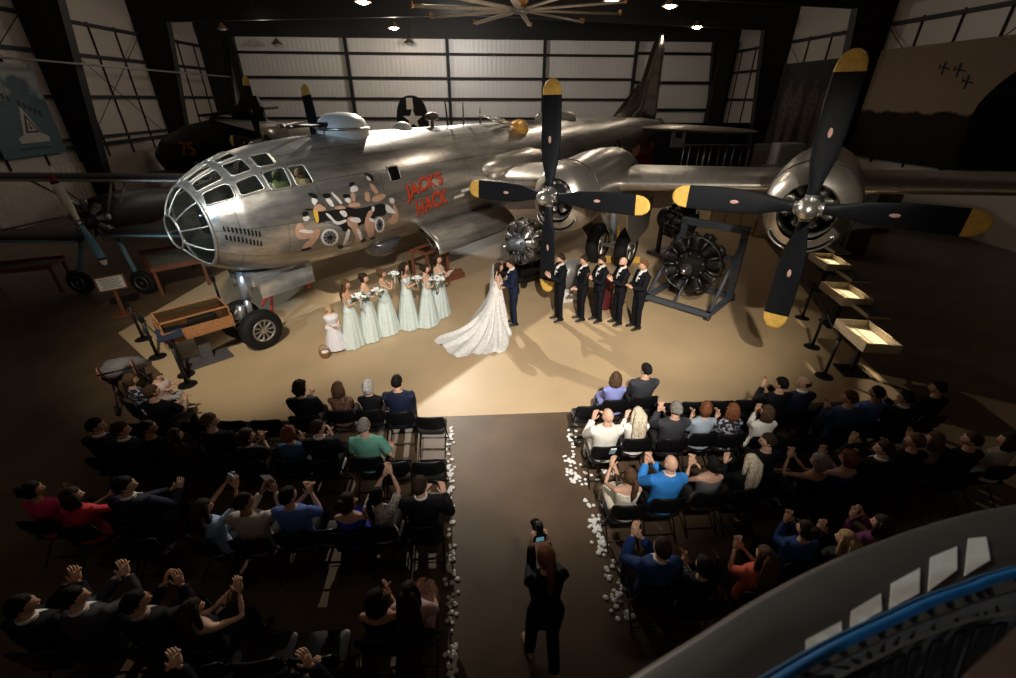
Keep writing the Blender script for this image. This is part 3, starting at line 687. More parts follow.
# right block, front row
guest(616, 378, 'woman with light brown bob in lavender blue dress, right front row', 'the woman in lavender blue', True, 'light', ('bob', 'brown'), (TE, LAV), 'lap', hyaw=-.4, bottom=('skirt', LAV))
guest(646, 370, 'black-haired man in charcoal suit, right front row', 'the charcoal-suited man in the right front row', False, 'light', ('short', 'black'), (J, CHAR), 'lap', hyaw=.5)
guest(781, 384, 'guest in black with raised hands, right front row beside the balding man', 'the guest beside the balding man, right front row', False, 'light', ('short', 'black'), (J, BLKSUIT), 'clap_high', hyaw=.6)
guest(804, 383, 'balding man with glasses in dark suit, right front row', 'the balding man with glasses', False, 'light', ('fringe', 'dark'), (J, NIGHT), 'lap', hyaw=1.0, shirt=WHITE)
guest(906, 398, 'man in black suit clapping with white cuffs, far right front row', 'the clapping man, far right front row', False, 'tan', ('short', 'black'), (J, BLKSUIT), 'clap_high', hyaw=.6, shirt=WHITE)
guest(938, 388, 'rightmost guest in black, right front row', 'the rightmost guest of the right front row', False, 'tan', ('short', 'black'), (J, BLKSUIT), 'lap', hyaw=.8)
# right block, second row
guest(608, 416, 'bald man in cream suit on the aisle, second right row', 'the bald man in the cream suit', False, 'light', ('bald', 'dark'), (J, CREAM), ((-.12, .34, -.05), (.10, .36, -.10)), hyaw=.2, bottom=('trousers', CREAM))
guest(638, 414, 'woman with long pale blond hair in ivory top, second right row', 'the pale blond woman in ivory', True, 'pale', ('long', 'pale'), (S, IVORY), ((-.06, .36, -.10), (.08, .34, -.12)), hyaw=.2)
guest(676, 409, 'grey-haired man in charcoal jacket clapping, second right row', 'the grey-haired man in charcoal', False, 'light', ('short', 'grey'), (J, CHAR), ((-.10, .36, -.02), (.0, .36, -.04)), hyaw=.3)
guest(706, 409, 'woman with short auburn hair in grey-blue jacket, second right row', 'the auburn woman in grey-blue', True, 'light', ('curly', 'auburn'), (S, GREYBLUE), 'clap', hyaw=-.5)
guest(733, 410, 'person with dark red-brown hair in black print top, second right row', 'the guest in the black print top', True, 'light', ('bob', 'auburn'), (S, FLORAL), 'clap_mid', hyaw=.4)
guest(767, 412, 'woman with shoulder-length brown hair in white sleeves, second right row', 'the brown-haired woman in white sleeves', True, 'light', ('bob', 'brown'), (S, CREAM), ((.06, .36, .02), (.16, .34, .0)), hyaw=.7)
guest(850, 398, 'man in slate blue jacket clapping, second right row', 'the man in the slate blue jacket', False, 'light', ('short', 'brown'), (J, SLATE), 'clap', hyaw=.7)
guest(877, 393, 'man in blue shirt, second right row right of the slate jacket', 'the man in the blue shirt, far right', False, 'brown', ('buzz', 'black'), (S, C_('steel_blue', (.06, .12, .30))), 'lap', hyaw=.4)
# right block, third row
r, T, hc = guest(630, 476, 'woman with brown ponytail in cream print dress raising a phone, aisle seat', 'the woman in the cream print dress', True, 'light', ('pony', 'brown'), (SL, CREAMP), ((-.14, .42, .10), (-.03, .38, -.05)), hyaw=.3, bottom=('skirt', CREAMP))
held(r, T, (-.12, .46, .18), 'phone', 'phone held up by the woman in cream print dress', tilt=.4, m=WHITE)
guest(671, 464, 'bald man in bright blue jacket clapping, third right row', 'the bald man in bright blue', False, 'light', ('bald', 'grey'), (J, BLUE), ((-.16, .38, -.06), (-.06, .38, -.04)), hyaw=.1, shirt=WHITE)
guest(713, 464, 'woman with dark low bun in grey dress, bare shoulders, third right row', 'the woman with the low dark bun', True, 'light', ('bun', 'black'), (SL, C_('pewter', (.12, .12, .125))), ((-.14, .34, -.05), (-.04, .36, -.04)), hyaw=.2)
guest(751, 462, 'woman with long straight platinum hair in black, third right row', 'the platinum-haired woman in black', True, 'light', ('long', 'pale'), (S, BLKSUIT), ((-.14, .36, -.06), (.10, .22, -.42)), hyaw=.3, hairlen=.3)
guest(768, 441, 'man with glasses and dark hair in black, face turned left, third right row', 'the dark-haired man with glasses', False, 'light', ('short', 'dark'), (J, BLKSUIT), 'lap', hyaw=1.1)
guest(819, 462, 'woman with grey-streaked curls in navy dress raising bare arms, third right row', 'the woman raising bare arms, third right row', True, 'tan', ('curly', 'grey'), (SL, NAVY), ((-.20, .34, .10), (-.10, .36, .10)), hyaw=.6)
guest(848, 459, 'woman with short copper hair in blue top, third right row', 'the copper-haired woman in blue', True, 'light', ('curly', 'auburn'), (SL, MIDBLUE), ((-.12, .36, .06), (.02, .34, .0)), hyaw=.5)
guest(884, 449, 'man in dark grey suit with raised clapping hands, third right row', 'the dark grey suit with raised hands', False, 'light', ('short', 'dark'), (J, DKGREY), ((-.16, .36, .12), (-.02, .38, .12)), hyaw=.9, shirt=WHITE)
guest(915, 441, 'guest in black clapping, fourth from the right end, third right row', 'the fourth guest from the right, third right row', False, 'tan', ('short', 'brown'), (S, BLKSUIT), 'clap', hyaw=.7)
guest(935, 439, 'woman in taupe top clapping, third from the right end, third right row', 'the woman in taupe, third right row', True, 'light', ('bob', 'brown'), (S, C_('taupe', (.16, .12, .10))), 'clap_high', hyaw=.7)
guest(972, 440, 'guest in black second from the right end, third right row', 'the second guest from the right, third right row', False, 'tan', ('short', 'dark'), (S, BLKSUIT), 'clap', hyaw=.8)
guest(1008, 440, 'rightmost guest in tan top at the picture edge, third right row', 'the rightmost guest, third right row', True, 'light', ('bob', 'dark'), (S, BEIGE), 'clap', hyaw=.8)
# right block, fourth row
guest(662, 548, 'man in blue suit with white cuff clapping, fourth right row aisle side', 'the man in blue suit, fourth right row', False, 'light', ('short', 'dark'), (J, MIDBLUE), ((-.16, .40, .02), (-.06, .38, -.02)), hyaw=.2, shirt=WHITE)
guest(704, 566, 'dark-haired woman in black top with hands together, fourth right row', 'the dark-haired woman in black, fourth right row', True, 'light', ('bun', 'black'), (S, BLKSUIT), 'clap_mid', hyaw=.2, bottom=('skirt', BWP))
guest(765, 556, 'woman with long dark-blond hair in coral red top, fourth right row', 'the woman in coral red', True, 'light', ('long', 'brown'), (TE, CORAL), ((-.10, .36, -.05), (.0, .36, -.05)), hyaw=.3, hairlen=.22)
guest(806, 530, 'woman with dark updo in blue jacket clapping, fourth right row', 'the woman in the blue jacket, fourth right row', True, 'light', ('updo', 'dark'), (J, MIDBLUE), ((.02, .36, .02), (.12, .36, .02)), hyaw=.4)
guest(846, 540, 'blond woman in dark top near the grey parapet, fourth right row', 'the blond woman near the grey parapet', True, 'light', ('long', 'blond'), (S, DKGREY), ((-.05, .34, .05), (.06, .34, .02)), hyaw=.5, hairlen=.2)
guest(882, 524, 'woman in plum top with arm up, right end of fourth right row', 'the woman in the plum top', True, 'light', ('bob', 'dark'), (S, PURP), ((-.06, .34, .02), (.10, .34, .04)), hyaw=.6)
# far left family beside the rope posts
mum, Tm, _h = guest(131, 380, 'woman in black and white floral top beside the folded stroller', 'the woman in the floral top', True, 'tan', ('pony', 'brown'), (TE, FLORAL), ((.10, .36, -.34), (.20, .34, -.36)), rz=-.5, hyaw=-.3)
cr, Tc, hcx = person('toddler in floral shirt and grey trousers on the floral-top woman\'s lap', None, R(-80), 'sit', 1.02, False, 'light', ('short', 'brown'), ('tee', pattern('toddler_print', (.55, .45, .42), (.45, .12, .12), 40, .6)), ('trousers', C_('light_grey', (.30, .30, .31))), 'reach', vox=.014, head_at=(-5.93, 6.78))
q_ = to_world(mum, V((.10, .30, 0))); cr.location = (q_.x, q_.y, .33)
guest(152, 392, 'person in black with forearm stretched forward, beside the toddler', 'the guest with stretched forearm beside the toddler', False, 'light', ('short', 'brown'), (TE, BLKSUIT), ((.06, .42, -.26), (.14, .42, -.24)), hyaw=-.5)
# photographer in the aisle
ph, Tp, hp = person('photographer in black standing in the aisle with camera raised', None, R(8), 'stride', 1.74, True, 'light', ('pony', 'auburn'), ('shirt', BLKSUIT), ('trousers', BLKSUIT), 'camera', hyaw=0, lean=.10, head_at=tuple(atz(546, 556, 1.62))[:2], shoe=mat('tan_flat_shoe', (.42, .28, .18), .6), vox=.016)
p = to_world(ph, Tp((0, .26, 1.66)))
cam_ = empty('camera', p, R(8), 'black camera with screen held up by the photographer in the aisle', 'camera')
t = MB(); t.box((0, 0, 0), (.13, .06, .095), bev=.012); t.box((0, .0, .06), (.06, .05, .035), bev=.008); t.build('camera_body', BLACK, cam_, auto=40)
t = MB(); t.lathe([(.036, .03), (.040, .05), (.040, .14), (.045, .15), (.045, .17), (.038, .17), (.03, .15)], 20, axis='y'); t.build('lens', BLACK, cam_, auto=40)
t = MB(); t.box((0, -.032, -.003), (.075, .004, .05)); t.build('screen', mat('camera_screen', (.05, .10, .12), .2, emit=((.25, .6, .75), .3)), cam_, smooth=False)
t = MB(); t.box((0, .01, .12), (.065, .06, .09), bev=.01); t.build('flash_unit', BLACK, cam_, auto=40)
# ---- empty chairs
def empties(lst, side):
    for x, y, lab in lst: chair(x, y, random.uniform(-.06, .06), 'empty black folding chair, '+lab, 'empty folding chairs')
empties([(-.86, 5.78, 'aisle end of the left front row')]+[(x, 5.86+.01*i, 'number %s left of the dark curly-haired guest, left front row' % n) for i, (x, n) in enumerate(((-3.42, 'one'), (-3.95, 'two'), (-4.48, 'three'), (-5.0, 'four'), (-5.52, 'five')))], 'l')
empties([(-.80, 4.80, 'aisle end of the second left row'), (-1.30, 4.82, 'right beside the sea-green shirt')], 'l')
empties([(x, 3.78, l) for x, l in ((-2.32, 'between the plain blue shirt and royal blue'), (-4.0, 'left of the light blue print shirt'), (-3.5, 'left of the light blue print by one'))][1:2]+[(-1.98, 3.78, 'between the plain blue shirt and royal blue')], 'l')
empties([(x, 2.42, l) for x, l in ((-1.62, 'first left of the clapping guest in black, fourth row'), (-2.14, 'second left of the clapping guest in black, fourth row'), (-2.62, 'just right of the bare raised arms, fourth row'))], 'l')
empties([(x, 1.42, l) for x, l in ((-.62, 'aisle end of the rearmost left row'), (-1.14, 'second from the aisle in the rearmost left row'), (-1.66, 'third from the aisle in the rearmost left row'))], 'l')
empties([(1.72, 5.92, 'aisle end of the right front row')]+[(3.05+.46*i, 5.93, 'number %s right of the charcoal-suited man, right front row' % n) for i, n in enumerate(('one', 'two', 'three', 'four'))]+[(5.72, 5.72, 'right beside the balding man with glasses')], 'r')
empties([(4.62, 4.95, 'right of the white sleeves, second right row'), (5.15, 4.95, 'left of the slate blue jacket')], 'r')
empties([(6.75, 5.2, 'right of the blue shirt, far right second row')], 'r')
# ---- petals along both aisle edges
t = MB()
for q in range(5):
    b = q*2*pi/5; t.ball((.016*cos(b), .016*sin(b), .010), (.017, .013, .008), 7, 5)
t.ball((0, 0, .014), (.014, .014, .010), 7, 5)
PET = t.mesh('rose_petal', PETALM); rp = random.Random(3)
def petal(x, y, side, s):
    o = link('rose_petal', PET); o.location = (x, y, .002); o.rotation_euler = (0, 0, rp.uniform(0, 6)); o.scale = (s, s, s)
    tag(o, 'white rose petal cluster scattered on the floor along the %s edge of the aisle' % side, 'petal', 'white petals along the %s aisle edge' % side)
for i in range(118):
    y = rp.uniform(2.1, 6.3); y = y if rp.random() > .25 else rp.choice((5.2, 4.3, 3.5, 2.9, 6.0))+rp.gauss(0, .10)
    f = atz(451+ (4 if y < 3 else 0), 500, 0); x = -.62+.06*(6.2-y)*.9+rp.gauss(0, .035); petal(x, y, 'left', rp.uniform(.75, 1.1))
for i in range(26): petal(-.40+rp.gauss(0, .03), rp.uniform(1.9, 2.7), 'left', rp.uniform(.75, 1.1))
for px, py, n, sd in ((572, 440, 26, 6), (570, 460, 12, 5), (574, 475, 22, 6), (588, 478, 8, 8), (600, 480, 10, 9), (585, 505, 6, 8), (596, 525, 26, 6), (601, 545, 24, 6), (608, 570, 8, 6), (618, 590, 14, 8), (612, 605, 8, 8), (628, 615, 6, 5)):
    for i in range(n):
        p = atz(px+rp.gauss(0, sd*.6), py+rp.gauss(0, sd*1.1), 0); petal(p.x, p.y, 'right', rp.uniform(.75, 1.15))
# ================================================================== SETTING
FLOORD = mat('dark_concrete', (.095, .060, .035), .45, var=.25, scale=1.3, spec=.4); FLOORT = mat('tan_painted_floor', (.50, .365, .215), .42, var=.07, scale=.9, spec=.35)
SIDING = None
def siding(name, c, sc):
    m = bpy.data.materials.new(name); nt, N, L, P = nodes(m)
    tc = N.new('ShaderNodeTexCoord'); mp = N.new('ShaderNodeMapping'); mp.inputs['Scale'].default_value = sc
    wv = N.new('ShaderNodeTexWave'); wv.inputs['Scale'].default_value = 1.0; wv.inputs['Distortion'].default_value = 1.2; wv.inputs['Detail'].default_value = 2
    nz = N.new('ShaderNodeTexNoise'); nz.inputs['Scale'].default_value = .5
    L.new(tc.outputs['Object'], mp.inputs['Vector']); L.new(mp.outputs[0], wv.inputs['Vector']); L.new(tc.outputs['Object'], nz.inputs['Vector'])
    cr = N.new('ShaderNodeValToRGB'); cr.color_ramp.elements[0].color = [k*.95 for k in c]+[1]; cr.color_ramp.elements[1].color = list(c)+[1]
    L.new(wv.outputs['Fac'], cr.inputs['Fac'])
    L.new(cr.outputs[0], P.inputs['Base Color']); P.inputs['Roughness'].default_value = .45; P.inputs['Metallic'].default_value = .1
    b = N.new('ShaderNodeBump'); b.inputs['Strength'].default_value = .13; b.inputs['Distance'].default_value = .05
    L.new(wv.outputs['Fac'], b.inputs['Height']); L.new(b.outputs[0], P.inputs['Normal'])
    return m
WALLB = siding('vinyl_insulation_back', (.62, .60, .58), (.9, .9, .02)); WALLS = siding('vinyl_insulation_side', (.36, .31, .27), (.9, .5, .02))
RIB = mat('ribbed_liner', (.36, .31, .27), .5, .3); FRAME = mat('black_steel_frame', (.010, .0095, .009), .6); CEILM = mat('dark_roof_deck', (.16, .135, .115), .8)
UL, UR, VB, VF = -20.6, 21.0, 41.2, -6.0
t = MB(); t.box(((UL+UR)/2, (VB+VF)/2, -.10), (UR-UL+.4, VB-VF, .2)); struct('floor', t, FLOORD)
t = MB(); t.prism([(-6.0, 6.60), (8.35, 6.62), (8.9, 9.0), (12.6, 19.2), (13.6, 24), (-4.5, 24), (-8.66, 15.9), (-9.15, 10.42), (-6.98, 8.49)], -.05, .003, axis='z'); struct('display_floor', t, FLOORT)
t = MB(); t.box(((UL+UR)/2, VB+.1, 6), (UR-UL+.4, .2, 12)); struct('wall_back', t, WALLB)
t = MB(); t.box((UL-.1, (VB+VF)/2, 6), (.2, VB-VF, 12)); struct('wall_left', t, WALLS)
t = MB(); t.box((UR+.1, (VB+VF)/2, 6), (.2, VB-VF, 12)); struct('wall_right', t, WALLS)
t = MB(); t.box(((UL+UR)/2, (VB+VF)/2, 11.9), (UR-UL+.4, VB-VF, .2)); struct('ceiling', t, CEILM)
t = MB(); t.box(((UL+UR)/2, VF-.1, 6), (UR-UL+.4, .2, 12)); struct('wall_front', t, WALLS)
n = [0]
def trim(t, m=FRAME):
    n[0] += 1; return struct('trim_%d' % n[0], t, m)
for v in (26, 34, 41.0):                           # tapered portal frames: two columns and a rafter each
    t = MB()
    for sx, u in ((1, UL), (-1, UR)): t.prism([(u, 0), (u+sx*.75, 0), (u+sx*2.05, 9.2), (u, 10.6)], v-.12, v+.12); t.prism([(u+sx*.75, 0), (u+sx*.80, 0), (u+sx*2.1, 9.2), (u+sx*2.05, 9.2)], v-.24, v+.24)
    t.prism([(UL, 9.3), (UL+2.1, 9.2), (0, 9.75), (UR-2.1, 9.2), (UR, 9.3), (UR, 10.9), (0, 11.2), (UL, 10.9)], v-.13, v+.13)
    trim(t)
t = MB(); t.box((0, 40.9, 10.3), (41, .3, 2.2)); trim(t)
for u in (-9.83, -2.12, 5.47, 12.8):
    t = MB(); t.box((u, 40.95, 4.6), (.22, .3, 9.2)); trim(t)
t = MB(); t.box((19.9, 40.6, 4.6), (1.1, .7, 9.2)); trim(t)
t = MB(); t.box((-18.2, 40.9, 4.6), (.5, .4, 9.2)); trim(t)
for z in (2.3, 3.74, 5.16, 6.6, 8.22): t = MB(); t.box((-2.6, 41.08, z), (30.8, .2, .17)); trim(t)
for z in (2.4, 4.42, 6.4, 8.41): t = MB(); t.box((16.3, 41.08, z), (7.2, .2, .2)); trim(t)
for z in (2.95, 3.3, 5.2, 7.1, 8.55):
    t = MB(); t.box((UL+.12, 26, z), (.22, 30, .16 if z != 3.3 else .12)); trim(t)
    t = MB(); t.box((UR-.12, 26, z), (.22, 30, .16)); trim(t)
for v0 in (18, 26, 34):
    for i in (1, 2, 3): 
        t = MB(); t.box((UL+.05, v0+2*i, 5.5), (.08, .05, 6.4)); t.box((UR-.05, v0+2*i, 5.5), (.08, .05, 6.4)); trim(t)
    if v0 in (18, 26):
        for sx, u in ((1, UL+.25), (-1, UR-.25)):
            t = MB(); t.tube([(u, v0+.4, 2.8), (u, v0+7.6, 8.4)], .02, 6); t.tube([(u, v0+.4, 8.4), (u, v0+7.6, 2.8)], .02, 6); trim(t)
t = MB()
def rib(u, v):
    y = 12+29*u; return (UL+.10+.03*((int(u*200) % 2)), y, 2.25*v)
t.grid(rib, 201, 2); struct('trim_40', t, RIB, fix=False)
t = MB(); t.tube([(UL+2.15, 18, 6.55), (UL+2.15, 40, 6.55)], .05, 8); struct('trim_41', t, STEEL)
t = MB()
for v in range(8, 41, 2): t.box((0, v, 11.6), (41, .12, .25))
struct('trim_42', t, FRAME)
# ================================================================== CEILING LAMPS AND FAN
BULB = mat('lamp_glow', (1, .95, .85), .4, emit=((1, .86, .66), 55)); SHADE = mat('lamp_shade_bronze', (.18, .12, .08), .45, .6); OFFB = mat('lamp_glass_off', (.35, .33, .30), .3)
LAMPS = [(363, 2, 'lit high-bay lamp at the top edge left of the large fan', 1), (394, 28, 'lit high-bay lamp on a long cable left of the large fan', 1), (612, 1, 'lit high-bay lamp above the right fan blades', 1),
         (670, 6, 'bright lit high-bay lamp above the tail fin tip', 1), (697, 27, 'small lit high-bay lamp right of the tail fin tip', .5),
         (277, 44, 'unlit pendant lamp hanging before the left end of the back wall', 0), (409, 43, 'unlit pendant lamp hanging above the upright dark star wing', 0), (222, 29, 'unlit pendant lamp near the left corner column', 0)]
LPOS = []
for px, py, lab, on in LAMPS:
    p = atz(px, py, 9.3) if on else (atz(px, py, 8.95) if py > 30 else atz(px, py, 9.1))
    if p.y > 40.4: p = atv(px, py, 40.2)
    o = empty('ceiling_lamp', p, 0, lab, 'ceiling lamp', 'high-bay ceiling lamps')
    t = MB(); t.lathe([(.05, .34), (.12, .32), (.16, .22), (.34, .06), (.40, 0), (.38, -.01), (.30, .07), (.05, .2)], 24); t.build('lamp_shade', SHADE, o, auto=40)
    t = MB(); t.ball((0, 0, .0), (.27, .27, .10), 16, 8); t.build('bulb', BULB if on else OFFB, o)
    t = MB(); t.tube([(0, 0, .3), (0, 0, 11.75-p.z)], .02, 6); t.build('cable', BLACK, o)
    if on: LPOS.append((p, on))
fan = empty('ceiling_fan', (1.57, 18.46, 7.86), .12, 'very large ten-bladed ceiling fan with orange motor above the bomber', 'ceiling fan')
FANB = mat('fan_blade_grey', (.55, .48, .40), .5, .1); ORANGE = mat('fan_orange', (.75, .30, .06), .5)
t = MB(); t.lathe([(.05, .10), (.30, .09), (.38, .03), (.38, -.03), (.30, -.08), (.05, -.12)], 24); t.build('hub', STEEL, fan, auto=40)
t = MB(); t.lathe([(.05, .62), (.20, .60), (.24, .45), (.22, .15), (.26, .10)], 20); t.box((.2, .1, .35), (.2, .16, .3), bev=.03); t.box((-.2, -.1, .35), (.2, .16, .3), bev=.03); t.build('motor', ORANGE, fan, auto=40)
t = MB(); t.tube([(0, 0, .6), (0, 0, 3.95)], .06, 8); t.build('downrod', BLACK, fan)
for i in range(10):
    a = i*pi/5; mx = M4.Rotation(a, 4, 'Z') @ M4.Rotation(.2, 4, 'X')
    t = MB(); t.tube([(.3, 0, 0), (.8, 0, 0), (3.55, 0, 0)], [(.06, .04), (.12, .045), (.10, .04)], 10, 0, mx, up=(0, 0, 1)); b = t.build('fan_blade', FANB, fan)
    t = MB(); t.box((3.60, 0, .04), (.05, .22, .16), 0, mx, bev=.02); t.build('blade_tip', ORANGE, b)

# ================================================================== BOMBER
PX, PY, PSI, ZC = -6.1053, 9.0778, 4.0487, 2.981
plane = empty('bomber_plane', (PX, PY, 0), PSI, 'huge polished aluminium four-engined bomber with painted nose filling the hangar', 'airplane')
RSs = [(0, .02), (.05, .30), (.15, .50), (.3, .70), (.6, .92), (1, 1.12), (1.5, 1.27), (2, 1.36), (3, 1.44), (4, 1.47), (14, 1.47), (18, 1.38), (22, 1.10), (26, .75), (29, .40), (30, .28)]
ZSs = [(0, -.12), (.6, -.08), (1.5, -.03), (3, 0), (14, 0), (18, .08), (22, .28), (26, .5), (29, .65), (30, .68)]
def itp(x, T):
    for (a, p), (b, q) in zip(T, T[1:]):
        if x <= b: return p+(q-p)*(x-a)/(b-a) if x > a else p
    return T[-1][1]
def fr(s): return (itp(s-.04, RSs)+itp(s+.04, RSs)+2*itp(s, RSs))/4 if s > .1 else itp(s, RSs)
def fz(s): return itp(s, ZSs)
def fp(s, a, d=0):                                     # point on the skin: station, angle from top towards the left side
    r = fr(s)+d; return V((-s, r*sin(a), ZC+fz(s)+r*cos(a)))
ALU = aluminium('polished_skin', (.53, .51, .48), .29, True, .36); ALUW = aluminium('polished_wing_skin', (.60, .56, .51), .31, False, .18); ALUN = aluminium('polished_cowl', (.58, .54, .49), .28, False, .15)
FRM = aluminium('window_frame_metal', (.47, .46, .43), .42, False, .1)
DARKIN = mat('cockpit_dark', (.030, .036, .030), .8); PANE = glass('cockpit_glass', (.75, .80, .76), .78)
WIN = dict(W1=[(.537, .691), (.929, .727), (.998, .795), (.967, 1.037), (.503, .971)], W2=[(1.085, .787), (1.489, .776), (1.509, 1.053), (1.061, 1.038)], W3=[(1.61, .781), (2.069, .77), (2.023, 1.106), (1.605, 1.083)], W4=[(2.144, .781), (2.505, .803), (2.516, 1.12), (2.142, 1.113)],
           U1=[(.531, .309), (.992, .356), (.974, .638), (.497, .587)], U2=[(1.108, .337), (1.491, .387), (1.496, .688), (1.122, .665)], U3=[(1.631, .396), (2.022, .429), (1.982, .70), (1.64, .675)],
           T1=[(.532, .03), (1.013, .06), (.971, .27), (.547, .224)], T2=[(1.096, .05), (1.487, .06), (1.479, .294), (1.136, .255)])
def inpoly(x, y, P):
    c = False; n_ = len(P)
    for i in range(n_):
        (x0, y0), (x1, y1) = P[i], P[i-1]
        if (y0 > y) != (y1 > y) and x < (x1-x0)*(y-y0)/(y1-y0)+x0: c = not c
    return c
WALL_ = list(WIN.values())+[[(s, -a) for s, a in w] for w in WIN.values()]
NAVW = [(4.562, 1.064), (4.929, 1.057), (4.899, 1.298), (4.554, 1.305)]; WALL_.append(NAVW)
CONE = .43
ss = [i*.02 for i in range(int(CONE/.02), 131)]+[2.62+.08*i for i in range(30)]+[5.1+.25*i for i in range(100)]
na = 220; t = MB(); vs = []
for s in ss: vs += [fp(s, 2*pi*j/na-pi) for j in range(na)]
fs = []
for i in range(len(ss)-1):
    sm = (ss[i]+ss[i+1])/2
    for j in range(na):
        am = 2*pi*(j+.5)/na-pi
        if sm < 5 and any(inpoly(sm, am, w) for w in WALL_): continue
        if 6.0 < sm < 9.6 and abs(abs(am)-pi) < .80: continue      # open bomb bay
        fs.append((i*na+j, i*na+(j+1) % na, (i+1)*na+(j+1) % na, (i+1)*na+j))
fs.append(tuple((len(ss)-1)*na+j for j in range(na)))
t.add(vs, fs); FUS = t.build('fuselage', ALU, plane)
# windows: a frame and a pane each
def window(poly, nm='cockpit_window', w=.019):
    P = []
    for i in range(len(poly)):
        (s0, a0), (s1, a1) = poly[i], poly[(i+1) % len(poly)]
        for q in range(1, 10): P.append((s0+(s1-s0)*q/10, a0+(a1-a0)*q/10))
    t = MB(); t.tube([fp(s, a, .004) for s, a in P], w, 6, closed=True); f_ = t.build('window_frame', FRM, plane)
    t = MB(); c = (sum(s for s, a in P)/len(P), sum(a for s, a in P)/len(P)); rings = []
    for q in (1, .66, .33): rings += [fp(c[0]+(s-c[0])*q, c[1]+(a-c[1])*q, -.004) for s, a in P]
    k = len(P); fs = [(r*k+i, r*k+(i+1) % k, (r+1)*k+(i+1) % k, (r+1)*k+i) for r in range(2) for i in range(k)]
    t.add(rings+[fp(*c, -.004)], fs+[(2*k+i, 2*k+(i+1) % k, 3*k) for i in range(k)]); t.build('pane', PANE, f_, fix=False)
for w in WALL_: window(w)
# nose cone: glazed, framed by hoops and meridians, with the bombsight pane flat in the middle
def cone(u, v):
    s = .008+v*(CONE-.008); return fp(s, 2*pi*u, -.004)
t = MB(); t.grid(cone, 60, 14, closed_u=True); t.build('nose_glazing', PANE, plane, fix=False)
NF = MB()
for s, w in ((CONE, .035), (.06, .022)): NF.tube([fp(s, 2*pi*i/60, .004) for i in range(60)], w, 6, closed=True)
for a in (.12, .79, 1.40, 2.05, 2.75, -.5, -1.15, -1.8, -2.45): NF.tube([fp(.06+(CONE-.06)*i/10, a, .004) for i in range(11)], .018, 6)
NF.build('nose_frame', FRM, plane)
# cockpit interior seen through the glass
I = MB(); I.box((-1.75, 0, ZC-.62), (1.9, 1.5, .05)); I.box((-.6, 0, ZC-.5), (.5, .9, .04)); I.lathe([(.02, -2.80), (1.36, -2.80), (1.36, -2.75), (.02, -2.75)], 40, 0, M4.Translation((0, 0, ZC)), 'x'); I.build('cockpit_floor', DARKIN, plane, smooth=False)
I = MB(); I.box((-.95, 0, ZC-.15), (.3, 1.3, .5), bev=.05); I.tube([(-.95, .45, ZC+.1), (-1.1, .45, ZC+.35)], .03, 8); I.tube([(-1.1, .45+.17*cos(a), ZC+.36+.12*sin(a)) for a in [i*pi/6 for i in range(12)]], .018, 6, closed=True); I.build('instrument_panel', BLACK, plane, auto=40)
for x, y, nm, m in ((-2.02, .62, 'pilot_seat', C_('flight_suit_green', (.10, .13, .055))), (-2.52, .66, 'crew_seat', C_('seat_tan', (.36, .25, .15))), (-1.7, -.6, 'pilot_seat', DKGREY)):
    t = MB(); t.box((x, y, ZC-.3), (.42, .42, .1), bev=.03); t.box((x-.10, y, ZC+.25), (.14, .44, .80), bev=.05); t.ball((x-.06, y, ZC+.76), (.10, .10, .11)); o = t.build(nm, m, plane, auto=40)
t = MB()
for i in range(3): t.box((-1.90-.0*i, .76-.11*i, ZC+.38), (.06, .06, .50), bev=.015)
t.build('seat_harness', C_('harness_cream', (.55, .52, .40)), plane)
# louvres below the side windows
t = MB()
for r_ in range(2):
    for i in range(10):
        s = .60+.060*i; a = 1.52+.012*i+.185*r_+(.01*i)
        q = [fp(s+.03*dx, a+.055*dy, .006) for dx, dy in ((-.5, -1), (.5, -1), (.5, 1), (-.5, 1))]; e = [p+V((0, -.03, 0)) for p in q]
        t.add(q+e, [(0, 1, 2, 3), (7, 6, 5, 4), (0, 4, 5, 1), (1, 5, 6, 2), (2, 6, 7, 3), (3, 7, 4, 0)])
t.build('cooling_louvres', BLACK, plane, smooth=False)
